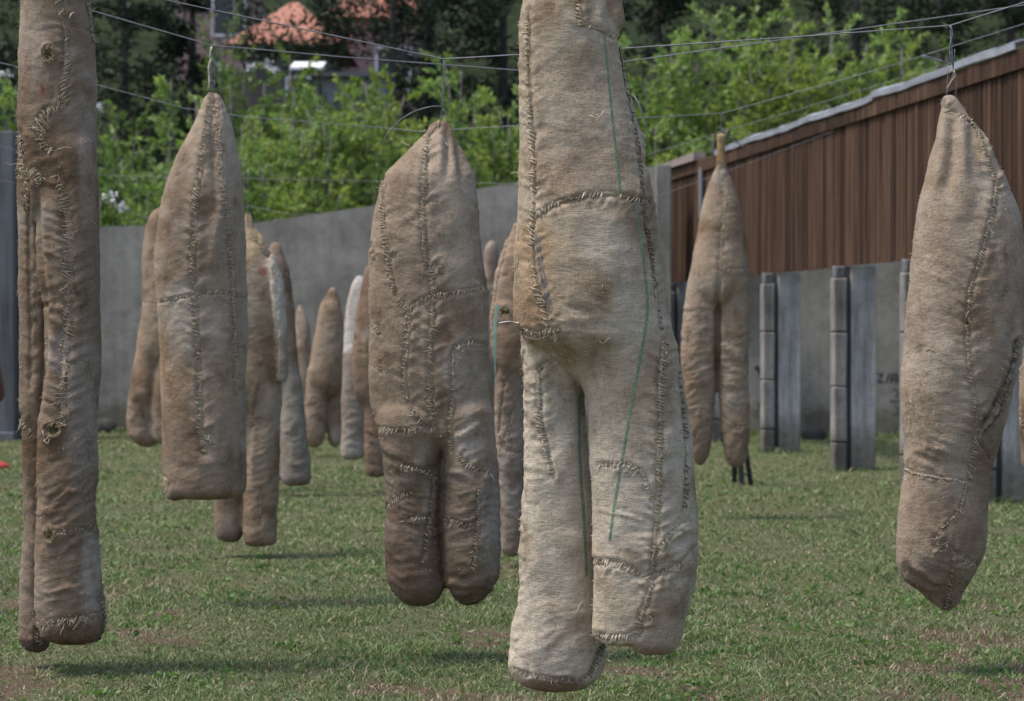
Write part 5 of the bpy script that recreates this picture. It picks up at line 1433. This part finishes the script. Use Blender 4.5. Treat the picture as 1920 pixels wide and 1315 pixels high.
# --- slender two-legged sack in front of the hoarding
sack('slender', 'slender sack with two long legs hanging in front of the far hoarding', 19.0, [
    Lobe('torso', [(296, 1345, 1357), (306, 1342, 1360), (320, 1337, 1365), (340, 1330, 1373), (380, 1318, 1385), (430, 1307, 1396), (480, 1298, 1402), (530, 1294, 1404), (580, 1300, 1402)], 0, .7, (.305, .238, .172), 8, 50, 2.2),
    Lobe('leg', [(440, 1307, 1348), (520, 1291, 1347), (600, 1280, 1346), (660, 1277, 1345), (720, 1279, 1343), (780, 1284, 1338), (830, 1291, 1334), (874, 1298, 1328)], .02, .95, (.28, .212, .152), 30, 30, 2.3, hem=500),
    Lobe('leg', [(440, 1350, 1398), (520, 1347, 1404), (600, 1345, 1405), (700, 1346, 1404), (760, 1348, 1405), (820, 1353, 1405), (850, 1358, 1402), (878, 1363, 1397)], 0, .95, (.27, .205, .148), 30, 28, 2.3, hem=500),
    Lobe('neck', [(250, 1343, 1361), (280, 1342, 1362), (316, 1340, 1364)], 0, .8, (.37, .27, .15), 4, 6, 2.5, hem=-400)],
  .013, seed=6, base=(.30, .235, .17),
  seams=[J(p=[(1350, 320), (1358, 380), (1354, 440), (1350, 500), (1348, 560)], w=5, sp_m=.02, fray=1.4), J(p=[(1282, 585), (1310, 582), (1340, 588)], w=4, sp_m=.024, fray=.8), J(p=[(1350, 655), (1376, 640), (1400, 628)], w=4, sp_m=.024, fray=.8), J(p=[(1280, 640), (1310, 630), (1340, 640)], w=4, sp_m=.024, fray=.8), J(p=[(1352, 815), (1376, 805), (1404, 800)], w=4, sp_m=.024, fray=.7), J(p=[(1286, 778), (1310, 770), (1336, 776)], w=4, sp_m=.024, fray=.7), J(p=[(1352, 512), (1376, 505), (1402, 508)], w=3, sp_m=.024, fray=.7), J(p=[(1384, 830), (1372, 856), (1366, 866)], w=4, sp_m=.02, fray=1.2)],
  folds=[([(1347, 520), (1346, 620), (1345, 700)], 5, -.02), ([(1356, 650), (1380, 660), (1400, 690)], 8, .012), ([(1356, 740), (1385, 730), (1402, 740)], 8, -.01), ([(1384, 825), (1374, 850)], 5, -.014)],
  wrinkles=[(1376, 720, 50, 120, 1.1), (1310, 720, 50, 120, 1.0)],
  blobs=[(1350, 330, 24, 34, (.30, .275, .235), .6), (1382, 420, 26, 70, (.20, .142, .10), .6), (1318, 470, 30, 60, (.34, .265, .195), .5), (1375, 680, 30, 50, (.345, .285, .225), .5), (1312, 690, 26, 40, (.33, .275, .215), .5), (1310, 850, 30, 50, (.18, .125, .09), .6), (1380, 850, 30, 40, (.22, .16, .115), .5)],
  hang=(1353, 213, 1352, 254, .004))
strands('slender', [([(1354, 240), (1362, 252), (1380, 266), (1400, 281)], .0, .005)], 'wire_tail', WIRE)

# --- sacks further back
sack('swollen', 'sack with swollen foot peeking out left of the blunt-bottomed sack', 22.0, [
    Lobe('torso', [(386, 290, 320), (400, 282, 335), (440, 270, 350), (490, 266, 356), (560, 266, 358), (640, 262, 356), (700, 265, 350)], 0, .7, (.29, .225, .165), 20, 50, 2.2),
    Lobe('leg', [(580, 264, 310), (640, 258, 305), (700, 247, 300), (750, 240, 294), (790, 237, 290), (815, 238, 296), (839, 250, 304)], 0, .9, (.275, .212, .158), 30, 34, 2.4, hem=640),
    Lobe('leg', [(620, 305, 350), (700, 292, 348), (780, 284, 340), (815, 286, 338), (838, 295, 332)], -.05, .9, (.28, .22, .165), 30, 28, 2.3, hem=640)], .016, seed=7,
  seams=[J(p=[(268, 568), (290, 572)], w=3, sp_m=.03, fray=.5), J(p=[(284, 790), (292, 810), (298, 825)], w=3, sp_m=.03, fray=.9)], folds=[([(250, 770), (262, 752), (275, 780), (285, 810)], 7, -.02), ([(243, 790), (258, 766)], 6, .01)], wrinkles=[(262, 800, 40, 40, .6)], blobs=[(265, 790, 34, 40, (.19, .145, .11), .5), (262, 690, 16, 80, (.32, .215, .135), .5)], hang=(312, 290, 306, 390, .004))
sack('pale_arm', 'sack with a pale grey arm strip and long legs, right behind the blunt-bottomed sack', 15.8, [
    Lobe('torso', [(396, 460, 470), (410, 456, 474), (430, 448, 482), (470, 432, 506), (520, 416, 521), (600, 406, 528), (680, 402, 530), (740, 402, 527), (780, 406, 520)], 0, .72, (.285, .22, .155), 6, 50, 2.2),
    Lobe('leg', [(640, 403, 464), (720, 402, 462), (800, 400, 458), (900, 400, 457), (970, 401, 456), (1018, 405, 453)], .03, .9, (.225, .168, .122), 30, 22, 3.0, hem=752),
    Lobe('leg', [(640, 462, 528), (720, 462, 527), (800, 460, 525), (900, 457, 523), (970, 456, 521), (1024, 456, 519)], -.03, .9, (.26, .20, .145), 30, 18, 3.4, hem=752),
    Lobe('arm', [(474, 500, 516), (500, 504, 524), (540, 509, 532), (600, 514, 538), (660, 517, 541), (700, 519, 540), (718, 521, 538)], -.10, .9, (.40, .375, .335), 12, 12, 2.5, hem=-400)], .012, seed=8,
  seams=[J(p=[(466, 402), (472, 430), (486, 460), (502, 478)], w=5, sp_m=.016, fray=1.6, light=True), J(p=[(468, 790), (490, 788), (520, 794)], w=3, sp_m=.025, fray=.5), J(p=[(484, 722), (476, 760), (474, 800)], w=3, sp_m=.025, fray=.5, c='dark'), J(p=[(514, 500), (518, 600), (520, 700)], w=3, sp_m=.022, fray=.8), J(p=[(488, 930), (490, 980)], w=4, sp_m=.02, fray=1.0)],
  folds=[([(478, 430), (488, 450), (500, 470)], 6, .012), ([(462, 740), (466, 800), (462, 900)], 5, -.012)], wrinkles=[(490, 880, 50, 130, .8), (490, 620, 50, 80, .3)],
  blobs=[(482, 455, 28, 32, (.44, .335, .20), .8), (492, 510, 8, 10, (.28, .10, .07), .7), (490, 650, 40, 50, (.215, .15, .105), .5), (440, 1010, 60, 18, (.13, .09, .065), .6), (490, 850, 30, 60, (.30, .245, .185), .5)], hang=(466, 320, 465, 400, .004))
sack('grey_legs', 'brown sack with paler grey legs behind the one with the pale arm strip', 21.5, [
    Lobe('torso', [(454, 510, 523), (466, 504, 529), (490, 498, 537), (530, 495, 546), (590, 494, 553), (650, 495, 556), (700, 498, 555), (740, 505, 550)], 0, .75, (.225, .168, .125), 6, 40, 2.2),
    Lobe('leg', [(640, 496, 530), (740, 500, 528), (850, 503, 528), (908, 505, 527)], .05, .9, (.20, .158, .125), 20, 16, 2.6, hem=690),
    Lobe('leg', [(640, 520, 558), (700, 526, 563), (760, 528, 570), (820, 527, 576), (870, 526, 583), (912, 526, 586)], -.02, .9, (.235, .212, .178), 20, 22, 3.0, hem=690)], .016, seed=9,
  seams=[J(p=[(528, 470), (540, 520), (548, 580)], w=3, sp_m=.03, fray=.6)], wrinkles=[(555, 830, 40, 90, .9)], folds=[([(530, 860), (556, 872), (580, 866)], 6, .012)], blobs=[(530, 490, 14, 22, (.30, .20, .155), .5), (556, 890, 40, 24, (.20, .17, .14), .6)], hang=(518, 410, 517, 458, .004))
sack('far_dark', 'small far sack with dark middle and two short legs near the back wall', 28.0, [
    Lobe('torso', [(537, 620, 630), (548, 614, 633), (570, 602, 639), (600, 595, 643), (640, 588, 645), (690, 580, 644), (720, 578, 643), (750, 582, 640)], 0, .8, (.28, .215, .155), 6, 34, 2.2),
    Lobe('leg', [(680, 577, 612), (740, 573, 612), (790, 570, 612), (820, 571, 609), (840, 574, 604)], -.03, .95, (.27, .205, .15), 16, 22, 2.3, hem=725),
    Lobe('leg', [(680, 610, 643), (740, 612, 642), (800, 614, 641), (838, 616, 639)], .05, .9, (.24, .18, .13), 16, 18, 2.3, hem=725)], .018, seed=10,
  wrinkles=[(590, 770, 40, 70, 1.2)], blobs=[(622, 575, 18, 22, (.33, .245, .165), .6), (612, 720, 36, 46, (.13, .092, .066), .6), (630, 815, 12, 18, (.42, .36, .32), .6), (590, 800, 16, 30, (.33, .27, .21), .5)], seams=[J(p=[(604, 600), (620, 606), (640, 602)], w=3, sp_m=.035, fray=.6)], hang=(630, 500, 626, 540, .004))
sack('far_peak', 'pale pointed sack peeking from behind the small far dark sack', 31.0, [
    Lobe('torso', [(570, 559, 565), (582, 556, 570), (610, 553, 580), (650, 552, 584), (700, 554, 582), (760, 556, 580), (790, 560, 578)], 0, .9, (.34, .265, .20), 4, 20, 2.3)], .02, seed=11, hang=(563, 530, 562, 572, .004))
sack('pale_top', 'far sack with a whitish upper panel left of the stout sack', 25.0, [
    Lobe('torso', [(516, 668, 680), (530, 661, 688), (560, 652, 694), (600, 647, 698), (660, 643, 700), (720, 641, 698), (760, 642, 694)], 0, .8, (.46, .43, .39), 8, 40, 2.2),
    Lobe('leg', [(640, 644, 690), (700, 641, 688), (760, 640, 684), (810, 641, 682), (862, 638, 683)], -.03, .9, (.265, .222, .185), 20, 16, 3.0, hem=662),
    Lobe('leg', [(640, 678, 700), (760, 676, 698), (855, 676, 696)], .06, .9, (.22, .175, .14), 20, 16, 3.0, hem=662)], .018, seed=12,
  wrinkles=[(662, 800, 30, 80, 1.1)], blobs=[(660, 840, 30, 30, (.36, .335, .30), .6), (655, 700, 20, 40, (.30, .25, .205), .5)], seams=[J(p=[(646, 662), (665, 660), (684, 662)], w=3, sp_m=.03, fray=.8)], hang=(676, 470, 674, 520, .004))
sack('rusty', 'rusty brown lumpy sack half hidden behind the left side of the stout sack', 22.0, [
    Lobe('torso', [(494, 690, 702), (510, 683, 710), (550, 674, 722), (600, 666, 732), (650, 661, 738), (700, 660, 740), (740, 664, 738), (775, 672, 730)], 0, .8, (.225, .158, .112), 8, 40, 2.2),
    Lobe('leg', [(690, 676, 720), (760, 681, 722), (830, 683, 724), (893, 684, 724)], -.02, .95, (.22, .155, .11), 20, 12, 3.0, hem=752),
    Lobe('leg', [(690, 718, 742), (780, 720, 745), (880, 722, 744)], .06, .9, (.20, .14, .10), 20, 12, 3.0, hem=752)], .016, seed=13,
  seams=[J(p=[(664, 590), (660, 625), (668, 640)], w=4, sp_m=.025, fray=1.4, c='dark'), J(p=[(690, 640), (688, 690)], w=4, sp_m=.025, fray=1.2)], wrinkles=[(700, 840, 30, 60, 1.2), (690, 660, 40, 60, .6)], blobs=[(684, 660, 8, 14, (.36, .27, .13), .6), (664, 630, 6, 8, (.05, .04, .03), .7)], hang=(697, 440, 696, 498, .004))
sack('teal', 'brown sack with a teal stripe, squeezed between the stout sack and the biggest one', 15.0, [
    Lobe('torso', [(416, 962, 978), (440, 954, 992), (480, 940, 1008), (530, 927, 1018), (590, 920, 1024), (640, 921, 1024), (680, 927, 1018), (710, 934, 1010)], 0, .72, (.28, .205, .145), 10, 40, 2.2),
    Lobe('leg', [(620, 928, 985), (690, 929, 984), (760, 926, 982), (830, 929, 980), (900, 933, 980), (980, 937, 980), (1044, 940, 978)], .02, .9, (.255, .205, .16), 20, 26, 2.8, hem=694),
    Lobe('leg', [(620, 985, 1024), (760, 984, 1030), (900, 984, 1032), (1030, 986, 1030)], .06, .9, (.24, .19, .15), 20, 26, 2.8, hem=694)], .012, seed=14,
  seams=[J(p=[(958, 424), (944, 480), (930, 540), (924, 590), (922, 620)], w=6, sp_m=.016, fray=1.8, light=True), J(p=[(936, 820), (955, 850), (975, 852)], w=4, sp_m=.02, fray=.8), J(p=[(948, 704), (938, 760), (934, 812)], w=4, sp_m=.02, fray=.8), J(p=[(966, 760), (956, 800), (940, 850)], w=4, sp_m=.02, fray=.8)],
  stripes=[J(p=[(933, 572), (929, 610), (928, 660), (929, 720)], w=4, m=TEALP)], holes=[(948, 586, 10, 6, .03)],
  folds=[([(934, 576), (948, 572), (962, 580)], 5, .02), ([(936, 598), (950, 600), (962, 596)], 5, .015)], wrinkles=[(955, 900, 40, 120, .9)], blobs=[(955, 900, 30, 60, (.32, .285, .25), .5), (955, 640, 40, 40, (.20, .138, .098), .6), (950, 740, 20, 50, (.20, .145, .105), .5)], hang=(970, 360, 970, 420, .004))
sack('stub', 'far dull brown sack whose rounded top shows right of the stout sack', 27.0, [
    Lobe('torso', [(450, 914, 930), (470, 909, 934), (510, 906, 936), (600, 902, 936), (700, 900, 934), (790, 904, 930)], 0, .9, (.26, .205, .165), 14, 24, 2.3)], .02, seed=15, hang=(922, 380, 922, 454, .004))
sack('edge_right', 'brown sack cut off by the right edge of the picture', 13.5, [
    Lobe('torso', [(330, 1950, 1975), (420, 1930, 2010), (560, 1922, 2040), (660, 1920, 2050), (740, 1914, 2050), (800, 1912, 2045), (860, 1916, 2030), (915, 1930, 2010)], 0, .75, (.27, .19, .13), 12, 40, 2.3)], .014, seed=16, seams=[J(p=[(1918, 640), (1915, 720), (1916, 800)], w=6, sp_m=.015, fray=2.2)], hang=(1962, 200, 1962, 334, .004))
sack('edge_left', 'reddish brown sack cut off by the left edge of the picture', 24.0, [
    Lobe('torso', [(480, -60, -40), (560, -84, -14), (640, -90, -2), (700, -90, 3), (735, -88, 8), (756, -80, 8)], 0, .75, (.22, .125, .09), 12, 12, 3.2)], .018, seed=17, hang=(-50, 360, -50, 484, .004))

# ------------------------------------------------------------------ suspension wires
def wire(label, pts, rad=.0036):
    """pts: (px, py, Z) along a tensioned steel cable"""
    V_ = [P(*p) for p in pts]
    path = []
    for a, b in zip(V_[:-1], V_[1:]):
        for i in range(6): path.append(a.lerp(b, i / 6))
    path.append(V_[-1])
    mb = MB(); mb.tube(path, rad, 6)
    tag(mb.build('steel_wire', WIRE, None, True), label, 'wire', 'steel wires the sacks hang from')
wire('nearest steel wire, holding the stout sack and the spindle-shaped sack', [(-700, -330, 10.95), (310, 0, 10.9), (832, 111, 10.9), (970, 103, 10.8), (1170, 91, 10.7), (1500, 69, 10.55), (1782, 48, 10.46), (1920, 5, 10.4), (2600, -210, 10.2)], .0029)
wire('steel wire holding the blunt-bottomed sack and running on to the right', [(-500, -190, 13.2), (165, 18, 13.05), (396, 85, 13.0), (640, 107, 13.0), (970, 132, 13.0), (1170, 116, 12.9), (1530, 66, 12.7), (1920, 10, 12.5), (2600, -90, 12.2)], .0030)
wire('steel wire crossing behind the stout sack tip and holding the sack with the pale arm', [(-500, 40, 16), (0, 118, 16), (185, 160, 15.9), (345, 203, 15.85), (466, 220, 15.8), (720, 240, 15.8), (790, 247, 15.7), (970, 236, 15.4), (1210, 221, 15.2), (1353, 213, 15.2), (1650, 130, 15.0), (1920, 45, 15), (2600, -160, 15)], .0028)
wire('far thin wire holding the slender two-legged sack', [(-300, 190, 19.5), (200, 330, 19.3), (470, 335, 19.2), (720, 340, 19.1), (980, 345, 19.0), (1215, 290, 19.0), (1353, 247, 19.0), (1500, 205, 18.9), (1920, 75, 18.6), (2500, -110, 18.6)], .0022)
wire('thin wire low above the wall top holding the far sacks', [(-300, 280, 22.3), (190, 375, 22), (300, 420, 22), (470, 387, 22), (540, 402, 21.8), (700, 400, 21.9), (970, 385, 22), (1220, 320, 22), (1400, 262, 22), (1700, 160, 22), (2300, -40, 22)], .0022)
wire('lowest thin wire crossing the far end of the hoarding', [(540, 540, 27), (700, 500, 27), (950, 460, 27), (1250, 362, 27), (1420, 300, 26.6), (1920, 110, 25), (2400, -60, 25)], .0024)
# single loose bits of wire in mid air belong to the wires' knots
mb = MB(); mb.tube([P(1190, 180, 13), P(1202, 205, 13), P(1212, 240, 13), P(1214, 275, 13)], .0028, 5)
tag(mb.build('loose_wire', WIRE, None, True), 'loose curved wire end hanging right of the biggest sack', 'wire')

# ------------------------------------------------------------------ small things on the lawn
BLACK = plain_material('black_metal', (.012, .012, .014), .5)
RED = plain_material('red_fabric', (.42, .035, .025), .8)
Zs = ground_z(912)
t = empty('folding_stand', (P(1395, 912, Zs).x, Zs, 0), 'thin black folding stand with a red strap, mostly hidden behind the slender sack', 'stand')
top = P(1380, 720, Zs)
for (bx, by, dz) in ((1391, 910, 0), (1410, 913, .1), (1386, 896, .5)):
    mb = MB(); e = P(bx, by, Zs); e = Vector((e.x, Zs + dz, .0)); mb.tube([top, e], .025, 6); mb.build('leg', BLACK, t)
mb = MB(); a = P(1389, 885, Zs); b_ = P(1403, 892, Zs); mb.tube([a, b_], .008, 5); mb.build('brace', BLACK, t)
mb = MB(); mb.tube([top, P(1380, 640, Zs)], .03, 8); mb.build('column', BLACK, t)
mb = MB(); mb.box(P(1380, 632, Zs), (.12, .14, .09)); mb.build('head', BLACK, t, bevel=.01)
mb = MB(); mb.tube([P(1378, 640, Zs), P(1346, 690, Zs), P(1347, 715, Zs), P(1350, 738, Zs), P(1376, 700, Zs)], .022, 6); mb.build('strap', RED, t)
# red cloth at the left edge, dark stone at the wall foot, dark lump imitating a recess
me = bpy.data.meshes.new('red_cloth'); bm = bmesh.new(); bmesh.ops.create_icosphere(bm, subdivisions=3, radius=1)
Zr = ground_z(877)
for v in bm.verts:
    n_ = .25 * math.sin(v.co.x * 5) * math.cos(v.co.y * 4)
    v.co = Vector((v.co.x * .20, v.co.y * .16, max(v.co.z, -.2) * .06 * (1 + n_) + .01)) + Vector((P(-18, 0, Zr).x, Zr, 0))
bm.to_mesh(me); bm.free(); tag(link('red_cloth', me, RED), 'crumpled red cloth on the grass at the left edge', 'cloth')
STONE_RECESS = plain_material('stone_and_recess', (.045, .043, .040), .95, 0, .4, 9)
for (px, py, rx, rz_, lb) in ((197, 806, .15, .14, 'dark stone at the foot of the wall right of the tall left sack'), (1527, 824, .16, .12, 'dark lump imitating a dark mossy recess under the wall between two posts')):
    Zr = min(ground_z(py), 34.6); me = bpy.data.meshes.new('stone'); bm = bmesh.new(); bmesh.ops.create_icosphere(bm, subdivisions=3, radius=1)
    co = np.array([v.co[:] for v in bm.verts]); k = 1 + .28 * fbm(co * 1.7 + px, 2, 5)
    for v, q in zip(bm.verts, k): v.co = Vector((v.co.x * rx * q, v.co.y * rx * .8 * q, v.co.z * rz_ * q + rz_ * .5)) + Vector((P(px, 0, Zr).x, Zr, 0))
    bm.to_mesh(me); bm.free(); tag(link('stone', me, STONE_RECESS), lb, 'stone')
